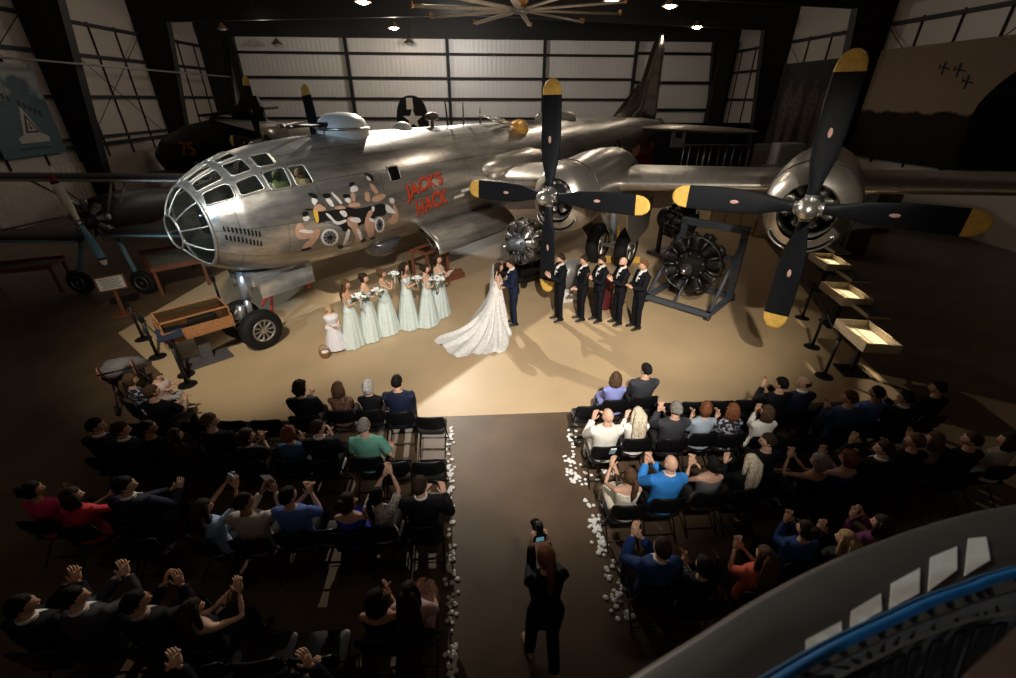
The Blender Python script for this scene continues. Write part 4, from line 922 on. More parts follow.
# ---- painted nose art (paint on the skin) ----
ART = {'car':[(2.292,1.504),(2.411,1.546),(2.888,1.56),(3.126,1.554),(3.357,1.617),(3.734,1.616),(4.189,1.606),(4.289,1.765),(4.177,1.839),(3.914,1.803),(3.774,1.903),(3.527,1.888),(3.117,1.973),(2.958,1.948),(2.722,1.796),(2.488,1.712),(2.27,1.72)],'rad':[(2.275,1.467),(2.374,1.461),(2.381,1.691),(2.291,1.712)],'fender':[(2.455,1.715),(2.61,1.703),(2.783,1.782),(2.952,1.901),(2.933,1.934),(2.761,1.815),(2.604,1.737),(2.476,1.746)],'f1b':[(1.909,1.635),(1.803,1.713),(1.82,1.856),(1.919,1.936),(2.18,1.927),(1.95,2.056),(1.973,2.143),(2.185,2.143),(2.403,1.86),(2.351,1.795),(2.015,1.775),(2.005,1.675)],'f1a':[(1.892,1.795),(2.198,1.861),(2.233,1.81),(1.915,1.742)],'f1h':[(2.01,1.509),(2.096,1.477),(2.182,1.521),(2.119,1.563),(2.026,1.567)],'f1h2':[(2.124,1.451),(2.301,1.476),(2.295,1.495),(2.096,1.477)],'f1f':[(2.009,1.564),(2.141,1.558),(2.174,1.596),(2.109,1.646),(2.026,1.625)],'f1s':[(1.935,2.125),(2.17,2.104),(2.201,2.176),(1.962,2.179)],'f2h':[(2.269,1.237),(2.377,1.246),(2.48,1.302),(2.437,1.346),(2.307,1.304)],'f2f':[(2.315,1.31),(2.419,1.343),(2.449,1.377),(2.356,1.434),(2.308,1.415)],'f2b':[(2.316,1.441),(2.461,1.418),(2.62,1.532),(2.414,1.536),(2.296,1.487)],'f3h':[(2.597,1.288),(2.755,1.301),(2.791,1.348),(2.656,1.375),(2.582,1.341)],'f3f':[(2.625,1.359),(2.752,1.383),(2.803,1.506),(2.72,1.507),(2.651,1.429)],'f3b':[(2.78,1.515),(2.968,1.51),(3.117,1.583),(2.806,1.559)],'wind':[(2.792,1.294),(2.856,1.302),(3.028,1.492),(2.958,1.501)],'f4h':[(3.048,1.355),(3.246,1.366),(3.244,1.416),(3.087,1.424)],'f4f':[(3.07,1.414),(3.241,1.425),(3.253,1.502),(3.122,1.495)],'f4b':[(3.17,1.493),(3.497,1.529),(3.462,1.598),(3.145,1.566)],'f5h':[(3.322,1.202),(3.513,1.216),(3.411,1.257),(3.315,1.283)],'f5f':[(3.326,1.266),(3.496,1.265),(3.532,1.338),(3.383,1.36),(3.29,1.345)],'f5b':[(3.287,1.35),(3.395,1.366),(3.37,1.497),(3.257,1.492)],'f6h':[(3.8,1.096),(4.001,1.124),(4.056,1.182),(3.976,1.266),(3.941,1.184)],'f6f':[(3.862,1.137),(3.944,1.18),(3.946,1.237),(3.84,1.214)],'f6b':[(3.862,1.255),(3.983,1.292),(4.097,1.433),(3.975,1.459),(3.875,1.359)],'f6c':[(3.675,1.377),(3.802,1.39),(3.772,1.56),(3.62,1.512)],'f6d':[(3.861,1.473),(4.232,1.459),(4.291,1.518),(3.985,1.583),(3.8,1.545)],'f7f':[(2.888,1.585),(3.046,1.6),(3.095,1.685),(3.015,1.714),(2.916,1.648)],'f7b':[(3.072,1.695),(3.43,1.769),(3.336,1.87),(3.508,2.037),(3.596,2.238),(3.431,2.383),(3.332,2.311),(3.406,2.162),(3.202,1.925),(3.068,1.845)],'f7a':[(2.521,1.569),(2.632,1.597),(2.786,1.763),(3.044,1.737),(3.062,1.789),(2.782,1.818)],'f7l':[(3.072,1.905),(3.184,1.953),(3.115,2.28),(3.012,2.235)],'f7k':[(3.321,1.943),(3.447,1.979),(3.631,2.247),(3.536,2.235)],'f7s':[(2.877,2.229),(3.052,2.244),(3.114,2.349),(2.976,2.352)],'f7s2':[(3.558,2.231),(3.731,2.226),(3.771,2.299),(3.644,2.34)],'f7w':[(3.111,1.74),(3.383,1.748),(3.476,1.832),(3.381,1.861),(3.153,1.787)],'f8f':[(3.782,1.622),(3.885,1.633),(3.865,1.712),(3.793,1.712)],'f8b':[(3.723,1.668),(3.84,1.723),(3.716,1.82),(3.879,1.933),(3.946,2.228),(3.822,2.253),(3.559,1.948),(3.595,1.776)],'f8a':[(3.692,1.789),(3.974,1.9),(3.981,1.941),(3.71,1.864)],'f8s':[(3.814,2.242),(4.024,2.244),(4.088,2.303),(3.934,2.313)],'f9f':[(4.349,1.551),(4.52,1.561),(4.529,1.653),(4.395,1.652)],'f9b':[(4.45,1.644),(4.596,1.732),(4.709,2.014),(4.513,2.069),(4.276,1.945),(4.454,1.877),(4.497,1.777)],'f9a':[(4.209,1.644),(4.297,1.645),(4.568,1.817),(4.505,1.845),(4.227,1.772)],'dash':[(3.059,2.334),(3.362,2.365),(3.396,2.456),(3.127,2.413)],'w1':[(2.861,2.044),(2.862,2.098),(2.843,2.147),(2.802,2.182),(2.743,2.199),(2.671,2.194),(2.592,2.168),(2.517,2.125),(2.457,2.074),(2.418,2.019),(2.402,1.965),(2.409,1.916),(2.438,1.878),(2.487,1.853),(2.549,1.841),(2.615,1.844),(2.685,1.862),(2.749,1.894),(2.801,1.936),(2.839,1.987)],'w1i':[(2.798,2.032),(2.798,2.073),(2.784,2.111),(2.752,2.135),(2.709,2.149),(2.655,2.144),(2.599,2.127),(2.544,2.096),(2.501,2.059),(2.471,2.016),(2.458,1.974),(2.463,1.937),(2.486,1.908),(2.52,1.886),(2.567,1.877),(2.616,1.879),(2.666,1.892),(2.715,1.917),(2.753,1.95),(2.782,1.989)],'w2':[(4.232,2.015),(4.241,2.066),(4.24,2.115),(4.22,2.152),(4.182,2.171),(4.128,2.168),(4.067,2.148),(4.002,2.109),(3.951,2.064),(3.909,2.011),(3.888,1.959),(3.887,1.913),(3.904,1.875),(3.934,1.847),(3.979,1.833),(4.027,1.833),(4.08,1.847),(4.129,1.875),(4.171,1.913),(4.208,1.962)],'w2i':[(4.175,2.005),(4.182,2.044),(4.179,2.078),(4.166,2.105),(4.141,2.119),(4.105,2.119),(4.062,2.104),(4.021,2.078),(3.984,2.044),(3.957,2.006),(3.942,1.968),(3.939,1.932),(3.948,1.902),(3.969,1.881),(3.996,1.869),(4.031,1.869),(4.066,1.879),(4.102,1.901),(4.132,1.929),(4.156,1.965)]}
PT_ = dict(tan=mat('paint_flesh', (.56, .33, .23), .45), white=mat('paint_white', (.78, .74, .70), .45), black=mat('paint_black', (.012, .012, .014), .4), yellow=mat('paint_yellow', (.80, .48, .06), .45), grey=mat('paint_grey', (.22, .22, .24), .4), red=mat('paint_red', (.62, .075, .03), .45), dkred=mat('paint_dark_outline', (.05, .015, .01), .45))
def decal(poly, d):
    bm = bmesh.new(); vs = [bm.verts.new((s, a*1.4, 0)) for s, a in poly]
    es = [bm.edges.new((vs[i], vs[(i+1) % len(vs)])) for i in range(len(vs))]
    bmesh.ops.triangle_fill(bm, edges=es, use_beauty=True)
    for _ in range(2):
        lg = [e for e in bm.edges if e.calc_length() > .10]
        if lg: bmesh.ops.subdivide_edges(bm, edges=lg, cuts=1)
    bmesh.ops.triangulate(bm, faces=bm.faces[:]); bm.verts.index_update()
    r = [fp(v.co.x, v.co.y/1.4, d) for v in bm.verts], [[v.index for v in f.verts] for f in bm.faces]; bm.free(); return r
def smooth_poly(P):
    for _ in range(2):
        Q = []
        for i in range(len(P)):
            a, b = P[i], P[(i+1) % len(P)]
            Q += [(a[0]*.78+b[0]*.22, a[1]*.78+b[1]*.22), (a[0]*.22+b[0]*.78, a[1]*.22+b[1]*.78)]
        P = Q
    return P
ORDER = [('painted_car', 'car', 'black', .006), ('painted_radiator', 'rad', 'yellow', .009), ('painted_fender', 'fender', 'grey', .009), ('painted_wheel', 'w1', 'white', .010), ('painted_wheel_', 'w2', 'white', .010), ('painted_hub', 'w1i', 'grey', .012), ('painted_hub_', 'w2i', 'grey', .012), ('painted_windshield', 'wind', 'white', .008)]
arts = {}
for nm, k, c, d in ORDER: arts.setdefault(nm, []).append((k, c, d))
for k in ART:
    if k[0] == 'f' and k[1].isdigit():
        c = {'h': 'black', 's': 'black', 'f': 'white', 'a': 'white', 'l': 'white', 'k': 'white', 'b': 'tan', 'c': 'tan', 'd': 'tan', 'w': 'white'}[k[2]]
        arts.setdefault('painted_figure'+k[1], []).append((k, c, {'b': .012, 'c': .0125, 'd': .012, 'a': .0145, 'l': .014, 'k': .0135, 'w': .0135, 'f': .014, 'h': .016, 's': .016}[k[2]]))
arts.setdefault('painted_dash', []).append(('dash', 'white', .008))
for nm, L_ in arts.items():
    t = MB(); cols = []
    for k, c, d in L_:
        if c not in cols: cols.append(c)
        v, f = decal(smooth_poly(ART[k]) if not k.startswith('w') or k == 'wind' else ART[k], d); t.add(v, f, cols.index(c))
    t.build('painted_figure' if nm.startswith('painted_figure') else nm.rstrip('_'), [PT_[c] for c in cols], plane, fix=False)
# wheel spokes
for k in ('w1i', 'w2i'):
    t = MB(); P = ART[k]; c = (sum(p[0] for p in P)/len(P), sum(p[1] for p in P)/len(P))
    for i in range(0, 20, 2): t.tube([fp(*c, .014), fp(*P[i], .014)], .012, 4)
    t.build('painted_spokes', PT_['black'], plane)
def lettering(txt, quad, nm):
    cu = bpy.data.curves.new('t', 'FONT'); cu.body = txt; cu.offset = .028; cu.size = 1
    o = bpy.data.objects.new('t', cu); COL.objects.link(o); dg = bpy.context.evaluated_depsgraph_get(); me = bpy.data.meshes.new_from_object(o.evaluated_get(dg))
    bpy.data.objects.remove(o)
    xs = [v.co.x for v in me.vertices]; ys = [v.co.y for v in me.vertices]; x0, x1, y0, y1 = min(xs), max(xs), min(ys), max(ys)
    bm = bmesh.new(); bm.from_mesh(me); bmesh.ops.triangulate(bm, faces=bm.faces[:])
    lg = [e for e in bm.edges if e.calc_length() > .35]; bmesh.ops.subdivide_edges(bm, edges=lg, cuts=1); bm.verts.index_update(); t = MB()
    for mi, (dx, dd) in enumerate(((.03, .006), (0, .010))):
        vs = []
        for v in bm.verts:
            u = (v.co.x-x0)/(x1-x0); w = 1-(v.co.y-y0)/(y1-y0)
            w += .05*sin(u*9)
            TL, TR, BR, BL = quad
            s = (TL[0]*(1-u)+TR[0]*u)*(1-w)+(BL[0]*(1-u)+BR[0]*u)*w; a = (TL[1]*(1-u)+TR[1]*u)*(1-w)+(BL[1]*(1-u)+BR[1]*u)*w
            vs.append(fp(s+dx, a+dx*.5, dd))
        t.add(vs, [[v.index for v in f.verts] for f in bm.faces], mi)
    bm.free(); t.build(nm, [PT_['dkred'], PT_['red']], plane, fix=False)
lettering("JACK'S", [(4.90, 1.38), (6.40, 1.25), (6.42, 1.54), (4.98, 1.71)], 'painted_lettering')
lettering('HACK', [(5.25, 1.70), (6.52, 1.56), (6.62, 1.87), (5.42, 2.03)], 'painted_lettering')
# roundel star and bar on the rear fuselage
def star(cx, cy, r, rot=0): return [(cx+(r if i % 2 == 0 else r*.4)*cos(rot+i*pi/5+pi/2), cy+(r if i % 2 == 0 else r*.4)*sin(rot+i*pi/5+pi/2)) for i in range(10)]
t = MB(); c = (19.7, 1.88)
disc = [(c[0]+.62*cos(i*pi/12), c[1]+.62/1.2*sin(i*pi/12)) for i in range(24)]
v, f = decal([(c[0]-1.25, c[1]-.17), (c[0]+1.25, c[1]-.17), (c[0]+1.25, c[1]+.17), (c[0]-1.25, c[1]+.17)], .008); t.add(v, f, 1)
v, f = decal(disc, .012); t.add(v, f, 0)
v, f = decal([(c[0]+(x), c[1]-y/1.2) for x, y in star(0, 0, .60)], .016); t.add(v, f, 1)
t.build('star_roundel', [mat('insignia_blue', (.01, .015, .04), .5), PT_['white']], plane, fix=False)
# ---- turret, dome, antennas on the spine
def onspine(s, y=0, z=0): return V((-s, y, ZC+fz(s)+fr(s)+z))
TW = mat('turret_white', (.62, .62, .60), .35, var=.06)
t = MB(); t.lathe([(.62, -.16), (.63, .02), (.61, .16), (.54, .30), (.36, .42), (.05, .46)], 28, mx=M4.Translation(onspine(4.42))); T_ = t.build('gun_turret', TW, plane, auto=40)
t = MB(); t.tube([onspine(4.42)+V((.63*cos(i*pi/14), .63*sin(i*pi/14), .10)) for i in range(28)], .035, 6, closed=True); t.build('turret_ring', STEEL, T_)
for dy in (-.13, .13):
    d = V((.83, .22, 0)).normalized(); b = onspine(4.42)+V((.48, dy, .20)); t = MB()
    t.tube([b-d*.1, b+d*.35], .055, 10); t.tube([b+d*.3, b+d*1.25], .028, 8); t.tube([b+d*1.2, b+d*1.32], .036, 8); t.build('gun_barrel', BLACK, T_)
t = MB(); t.lathe([(.30, -.10), (.29, .0), (.22, .11), (.11, .17), (.02, .185)], 20, mx=M4.Translation(onspine(6.45))); t.build('sighting_dome', mat('frosted_dome', (.66, .64, .58), .25), plane)
t = MB(); t.tube([onspine(7.7, 0, -.05), onspine(7.7, 0, .22)], .05, 8); b = onspine(7.7, 0, .27); t.tube([b+V((.30, 0, 0)), b+V((.22, 0, 0)), b, b-V((.22, 0, 0)), b-V((.30, 0, 0))], [.02, .09, .14, .09, .02], 14); t.build('loop_antenna', mat('antenna_brown', (.05, .04, .035), .4), plane)
for s, h in ((9.2, .75), (10.1, .5)): t = MB(); t.tube([onspine(s, 0, -.05), onspine(s, 0, h)], [(.05, .02), (.02, .01)], 8); t.build('antenna_mast', DARKSTEEL, plane)
t = MB(); t.tube([onspine(8.4, .02, -.02), onspine(8.3, .02, .75)], [.035, .02], 8); t.build('antenna_mast', BLACK, plane)
GOLD = mat('amber_cover', (.72, .40, .10), .5)
t = MB(); b = fp(11.5, .50, -.02); t.ball(b, (.34, .36, .30), 14, 9)
for i in range(6): t.ball(b+V((.22*cos(i), .22*sin(i*1.7), .14+.05*sin(i*3))), (.14, .13, .12), 8, 6)
t.v = [(x+.02*sin(y*40), y, z+.025*sin(x*37)) for x, y, z in t.v]; t.build('amber_turret_cover', GOLD, plane)
for dy in (-.24, -.08, .08, .24): t = MB(); b = fp(11.1, .28+dy*.8, .12); t.tube([b, b+V((1.25, 0, .16))], .03, 8); t.build('gun_barrel', STEEL, plane)
t = MB(); t.lathe([(.55, -.1), (.55, .1), (.42, .25), (.1, .32)], 24, mx=M4.Translation(onspine(16.2))); t.build('rear_turret', TW, plane)
t = MB(); t.lathe([(.36, -.05), (.34, .1), (.2, .24), (.03, .3)], 18, mx=M4.Translation(onspine(14.4))); t.build('sighting_dome', mat('frosted_dome', (1, 1, 1)), plane)
t = MB(); t.lathe([(.05, .52), (.30, .46), (.50, .30), (.60, .08), (.62, -.1)], 24, mx=M4.Translation((-4.75, .38, ZC-1.34)) @ M4.Diagonal((.95, .95, .8, 1)) @ M4.Rotation(pi, 4, 'X')); t.build('belly_turret', mat('blister_dark', (.13, .13, .14), .22, .6), plane)
# bomb bay door hanging open on the left side, bay interior
t = MB()
def door(u, v):
    s = 5.7+4.0*u; a = pi-.80
    p = fp(s, a); q = p+V((0, .72*v+.22*sin(v*pi), -.72*v)); return q
t.grid(door, 24, 8); D_ = t.build('bomb_bay_door', ALU, plane, fix=False); sm = D_.modifiers.new('thickness', 'SOLIDIFY'); sm.thickness = .03
t = MB()
for i in range(7): t.tube([door(i/6, .05)-V((0, .03, .02)), door(i/6, .95)-V((0, .03, .02))], .02, 6)
t.build('door_ribs', DARKSTEEL, plane)
t = MB()
def door2(u, v):
    p = door(u, v); return V((p.x, -p.y, p.z))
t.grid(door2, 24, 8); D_ = t.build('bomb_bay_door', ALU, plane, fix=False); sm = D_.modifiers.new('thickness', 'SOLIDIFY'); sm.thickness = .03
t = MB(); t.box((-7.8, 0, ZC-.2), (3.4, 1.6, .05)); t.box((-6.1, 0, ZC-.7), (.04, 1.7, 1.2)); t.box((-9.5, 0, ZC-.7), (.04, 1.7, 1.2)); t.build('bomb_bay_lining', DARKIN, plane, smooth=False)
# ---- wing panels
def wsec(b):
    bb = abs(b); le = 8.9+.11*(bb-4.9); ch = 5.2-(bb-1.4)*.150; z = ZC+.16+.066*(bb-6.2); th = ch*(.185-.004*bb); return le, ch, z, th
AF = [(0, 0), (.008, .16), (.03, .30), (.08, .44), (.18, .55), (.30, .58), (.45, .53), (.65, .36), (.85, .15), (1, .02)]
def wing(sd):
    t = MB(); bs = [.9+.5*i for i in range(42)]+[21.6]
    prof = [(x, y) for x, y in AF]+[(x, -y*.72) for x, y in AF[-1:0:-1]]
    n_ = len(prof); vs = []
    for b in bs:
        le, ch, z, th = wsec(b)
        vs += [(-(le+x*ch), sd*b, z+y*th*.85) for x, y in prof]
    fs = [(i*n_+j, i*n_+(j+1) % n_, (i+1)*n_+(j+1) % n_, (i+1)*n_+j) for i in range(len(bs)-1) for j in range(n_)]+[tuple(range(n_)), tuple((len(bs)-1)*n_+j for j in range(n_))]
    t.add(vs, fs); w = t.build('wing', ALUW, plane, auto=60)
    t = MB()
    for b0, b1, nm in ((2.0, 8.0, 'flap'), (12.0, 20.5, 'aileron')):
        t = MB(); q = []
        for b in (b0, b1):
            le, ch, z, th = wsec(b); q += [(-(le+ch*.80), sd*b, z+th*.18), (-(le+ch*1.01), sd*b, z+th*.03), (-(le+ch*1.01), sd*b, z-th*.01), (-(le+ch*.80), sd*b, z-th*.14)]
        t.add(q, [(0, 1, 2, 3), (4, 5, 6, 7), (0, 1, 5, 4), (1, 2, 6, 5), (2, 3, 7, 6), (3, 0, 4, 7)]); t.build(nm, ALUW, w, smooth=False)
for sd in (1, -1): wing(sd)
# root fillet
for sd in (1, -1):
    t = MB(); t.tube([V((-7.9, sd*1.15, ZC+.2)), V((-9.0, sd*1.35, ZC+.22)), V((-11.2, sd*1.35, ZC+.22)), V((-14.2, sd*1.2, ZC+.1))], [(.1, .1), (.45, .42), (.5, .50), (.1, .12)], 20); t.build('wing_fillet', ALUW, plane)
# ---- engines
ENGD = mat('engine_dark', (.06, .058, .055), .45, .7); ENGM = mat('engine_metal', (.34, .33, .31), .38, .9); YEL = mat('yellow_tip', (.82, .52, .12), .5); DEC = mat('decal_pink', (.70, .42, .38), .5); PBLK = mat('propeller_black', (.008, .010, .014), .55, spec=.2)
ENGB = mat('engine_black', (.055, .053, .05), .42, .8)
def cylinder_mesh(r=.11, L=.34, n=12, fins=9):
    t = MB(); pr = [(r*.55, 0)]
    for i in range(fins): z = L*.12+L*.62*i/fins; pr += [(r*.72, z), (r, z+.004), (r, z+L*.034), (r*.72, z+L*.040)]
    pr += [(r*.8, L*.76), (r*.95, L*.80), (r*.9, L*.95), (r*.45, L)]
    t.lathe(pr, n); t.box((r*.55, 0, L*.92), (r*.7, r*.5, r*.55), bev=.01); t.box((-r*.55, 0, L*.92), (r*.7, r*.5, r*.55), bev=.01); return t
def blade_mesh():
    t = MB(); secs = [(.12, .085, .085, 0), (.34, .085, .08, .2), (.55, .13, .055, .55), (.85, .185, .042, .45), (1.3, .205, .032, .36), (1.8, .205, .024, .28), (2.20, .195, .016, .22), (2.21, .195, .016, .22), (2.36, .175, .012, .2), (2.47, .12, .009, .2), (2.525, .04, .004, .2)]
    n_ = 14; vs = []
    for z, w, th, tw in secs:
        for j in range(n_):
            a = 2*pi*j/n_; y = w*1.22*cos(a); x = th*sin(a); vs.append((x*cos(tw)+y*sin(tw)*.5, y*cos(tw)-x*sin(tw), z))
    fs = []; mi = []
    for i in range(len(secs)-1):
        for j in range(n_): fs.append((i*n_+j, i*n_+(j+1) % n_, (i+1)*n_+(j+1) % n_, (i+1)*n_+j)); mi.append(1 if i >= 6 else 0)
    t.add(vs, fs+[tuple(range(n_)), tuple((len(secs)-1)*n_+j for j in range(n_))]); t.m = mi+[0, 1]
    t.ball((.034, .02, 1.28), (.008, .045, .085), 12, 6, 2); return t
CYL = cylinder_mesh().mesh('cylinder', ENGM); CYLB = cylinder_mesh().mesh('cylinder_black', ENGB); BLD = blade_mesh().mesh('blade', [PBLK, YEL, DEC])
def nacelle(s, b, z, ph, inboard):
    P = V((-s, b, ZC+z)); m0 = M4.Translation(P)
    # cowl body: section radius as a function of distance aft and angle, chin fuller at the front
    prof = [(.52, .30), (.58, .34), (.66, .40), (.74, .50), (.80, .68), (.84, .95), (.86, 1.5), (.86, 2.3), (.80, 3.1), (.66, 4.0), (.46, 4.8), (.22, 5.5), (.05, 5.9)]
    up_ = lambda x: -.12 if x < 1.2 else (-.12+.32*min(1, (x-1.2)/3.0))
    def surf(prof, chin=.13):
        vs = []
        for r, x in prof:
            for j in range(48):
                a = 2*pi*j/48; cz = -cos(a); f = r+chin*max(0, cz)**2*max(0, 1-(max(0, x-.3))/3.0)*(r/.86)
                vs.append((-x, f*sin(a)*1.0, up_(x)+f*cos(a)))
        return vs, [(i*48+j, i*48+(j+1) % 48, (i+1)*48+(j+1) % 48, (i+1)*48+j) for i in range(len(prof)-1) for j in range(48)]
    t = MB(); v, f = surf(prof); t.add(v, f, 0, m0)
    v, f = surf([(.52, .30), (.49, .34), (.50, .6), (.52, .9)], 0); t.add(v, f, 0, m0); N_ = t.build('engine_nacelle', ALUN, plane, auto=55)
    # chin intake: dark crescent with lip, set in the lower front of the cowl
    t = MB(); vs = []
    for i in range(25):
        a = pi+(i-12)*.075
        w = max(.02, 1-((i-12)/12)**2)**.5
        ri, ro = .72-.12*w, .72+.10*w
        for r_, x in ((ri, .43), (ro, .415), (ro, .75), (ri, .75)):
            vs.append((-x+(.02 if x < .6 else 0), r_*sin(a), -.12+r_*cos(a)))
    fs = [(i*4+j, i*4+(j+1) % 4, (i+1)*4+(j+1) % 4, (i+1)*4+j) for i in range(24) for j in range(4)]
    t.add(vs, fs, 0, m0); t.build('chin_intake', BLACK, N_, fix=False)
    t = MB(); L_ = []
    for i in range(25): L_.append(i)
    lip = [((-.395, (.72-.12*max(.02, 1-((i-12)/12)**2)**.5)*sin(pi+(i-12)*.075), -.12+(.72-.12*max(.02, 1-((i-12)/12)**2)**.5)*cos(pi+(i-12)*.075))) for i in range(25)]
    lip += [((-.395, (.72+.10*max(.02, 1-((i-12)/12)**2)**.5)*sin(pi+(i-12)*.075), -.12+(.72+.10*max(.02, 1-((i-12)/12)**2)**.5)*cos(pi+(i-12)*.075))) for i in range(24, -1, -1)]
    t.tube(lip, .018, 6, 0, m0, closed=True); t.build('intake_lip', STEEL, N_)
    t = MB(); t.tube([(-1.05, .875*sin(a), -.12+.875*cos(a)) for a in [i*pi/24 for i in range(48)]], .012, 5, 0, m0, closed=True); t.build('cowl_seam', DARKSTEEL, N_)
    # engine: crankcase and nine cylinders
    E_ = MB(); E_.lathe([(.50, -.88), (.50, -.80), (.22, -.70), (.24, -.42), (.20, -.30), (.16, -.18), (.10, -.05)], 28, 0, m0, 'x'); e_ = E_.build('engine', ENGD, plane, auto=40)
    for i in range(9):
        a = i*2*pi/9; o = link('cylinder', CYL, e_); o.matrix_local = m0 @ M4.Translation((-.55, 0, 0)) @ M4.Rotation(a, 4, 'X') @ M4.Translation((0, 0, .15))
    # propeller
    h = MB(); h.lathe([(.12, -.12), (.20, -.10), (.21, .0), (.19, .14), (.17, .20), (.17, .34), (.13, .44), (.05, .49), (.01, .50)], 24, 0, m0, 'x')
    for k in range(4): h.tube([(0, 0, 0), (0, 0, .24)], .11, 12, 0, m0 @ M4.Rotation(ph+k*pi/2, 4, 'X'))
    for k in range(8): h.ball((.17, .20*cos(k*pi/4+.4), .20*sin(k*pi/4+.4)), .03, 8, 6, 0, m0)
    H_ = h.build('propeller', mat('hub_aluminium', (.60, .60, .58), .3, .9), plane, auto=45)
    for k in range(4):
        o = link('blade', BLD, H_); o.matrix_local = m0 @ M4.Rotation(ph+k*pi/2, 4, 'X') @ M4.Diagonal((1, -1, 1, 1))
    return N_
nacelle(6.50, 4.879, .118, .0216, True); nacelle(6.81, 10.282, .454, .0162, False)
nacelle(6.8, -4.6, .118, .10, True); nacelle(7.6, -9.95, .454, -.02, False)
# ---- undercarriage
def wheel(nm, c, r, w, parent, hubm=STEEL, spokes=10):
    t = MB(); k = r; pr = [(r*.52, -w*.40), (r*.62, -w*.48), (r*.84, -w*.50), (r*.96, -w*.36), (r, -w*.15), (r, w*.15), (r*.96, w*.36), (r*.84, w*.5), (r*.62, w*.48), (r*.52, w*.40)]
    m0 = M4.Translation(c); t.lathe(pr, 32, 0, m0, 'y'); T_ = t.build(nm, RUBBER, parent, auto=50)
    h = MB()
    for sy in (-1, 1):
        h.tube([(r*.52*cos(a), sy*w*.42, r*.52*sin(a)) for a in [i*pi/16 for i in range(32)]], r*.05, 6, 0, m0, closed=True)
        h.lathe([(r*.02, sy*w*.46), (r*.15, sy*w*.44), (r*.16, sy*w*.30)], 16, 0, m0, 'y', cap=False)
        for i in range(spokes):
            a = i*2*pi/spokes; h.tube([(r*.14*cos(a), sy*w*.36, r*.14*sin(a)), (r*.50*cos(a), sy*w*.38, r*.50*sin(a))], [r*.045, r*.065], 6, 0, m0)
    h.lathe([(.02, -w*.1), (r*.5, -w*.1), (r*.5, w*.1), (.02, w*.1)], 24, 1, m0, 'y'); h.build('wheel_hub', [hubm, DARKSTEEL], T_, auto=45)
    return T_
for b in (.50, -.40): wheel('nose_wheel', (-.92, b, .475), .475, .30, plane)
SILV = mat('silver_paint', (.50, .53, .56), .35, .7); REDP = mat('red_paint', (.45, .05, .03), .45)
t = MB(); t.tube([(-1.05, .05, 1.75), (-1.0, .05, 1.1)], .11, 14); t.tube([(-1.0, .05, 1.15), (-.95, .05, .62)], .075, 12); t.tube([(-.92, -.42, .475), (-.92, .52, .475)], .055, 10); t.tube([(-.80, .05, 1.0), (-.62, .05, .82), (-.80, .05, .62)], .035, 8); t.tube([(-.75, .18, 1.05), (-.72, .18, .72)], .08, 12); t.build('nose_gear_strut', SILV, plane)
t = MB(); t.tube([(-1.9, .2, 1.62), (-1.25, .12, .85)], .035, 8); t.tube([(-1.5, .35, 1.5), (-1.3, .35, .55)], .035, 8); t.tube([(-2.45, .45, 1.6), (-2.3, .5, 1.05)], .05, 8); t.build('red_drag_strut', REDP, plane)
t = MB(); t.box((-1.75, .62, 1.42), (1.35, .06, .42), bev=.02); t.box((-1.75, -.62, 1.42), (1.35, .06, .42), bev=.02); t.box((-1.75, 0, 1.62), (1.5, 1.0, .3), bev=.04); t.build('nose_gear_door', aluminium('gear_door_metal', (.66, .66, .66), .2, False), plane, auto=40)
for sd in (1, -1):
    for db in (-.52, .52): wheel('main_wheel', (-11.2, sd*4.85+db, .70), .70, .42, plane, STEEL)
    t = MB(); t.tube([(-10.9, sd*4.85, 2.5), (-11.2, sd*4.85, .9)], .14, 14); t.tube([(-11.2, sd*4.85-.6, .70), (-11.2, sd*4.85+.6, .70)], .08, 10); t.tube([(-9.6, sd*4.85, 2.4), (-11.0, sd*4.85, 1.2)], .07, 8); t.build('main_gear_strut', SILV, plane)
    for db in (-.85, .85):
        t = MB(); t.prism([(-9.9, 2.35), (-12.3, 2.35), (-12.2, 1.25), (-10.9, .95), (-10.1, 1.6)], sd*4.85+db-.02, sd*4.85+db+.02); t.build('main_gear_door', ALUN, plane, smooth=False)
# ---- tail
FINP = [(21.2, 1.0), (22.6, 1.22), (23.95, 1.75), (25.0, 2.55), (25.88, 3.45), (26.45, 4.4), (26.85, 5.05), (27.3, 5.62), (27.8, 5.86), (28.3, 5.72), (28.7, 5.2), (28.95, 4.2), (29.1, 3.2), (29.15, .75), (26, .7)]
def slab(poly, f_):                                    # thick middle, sharp rim
    t = MB(); n_ = len(poly); cx = sum(p[0] for p in poly)/n_; cy = sum(p[1] for p in poly)/n_
    vs = []
    for q, th in ((1, 0), (.93, .06), (.75, .14), (.4, .20)):
        for sg in (1, -1): vs += [f_(cx+(x-cx)*q, cy+(y-cy)*q, sg*th) for x, y in poly]
    vs += [f_(cx, cy, .21), f_(cx, cy, -.21)]; fs = []
    for sg in (0, 1):
        for k in range(3):
            a = (2*k+sg)*n_; b = (2*k+2+sg)*n_; fs += [(a+i, a+(i+1) % n_, b+(i+1) % n_, b+i) for i in range(n_)]
        a = (6+sg)*n_; fs += [(a+i, a+(i+1) % n_, 8*n_+sg) for i in range(n_)]
    fs += [(i, (i+1) % n_, n_+(i+1) % n_, n_+i) for i in range(n_)]
    t.add(vs, fs); return t
slab(FINP, lambda x, y, th: (-x, th, ZC+y)).build('tail_fin', aluminium('polished_fin_skin', (.42, .37, .32), .16, False, .12, 1.0), plane)
t = MB(); t.box((-28.75, 0, ZC+3), (.06, .12, 4.0)); t.build('rudder_hinge', DARKSTEEL, plane, smooth=False)
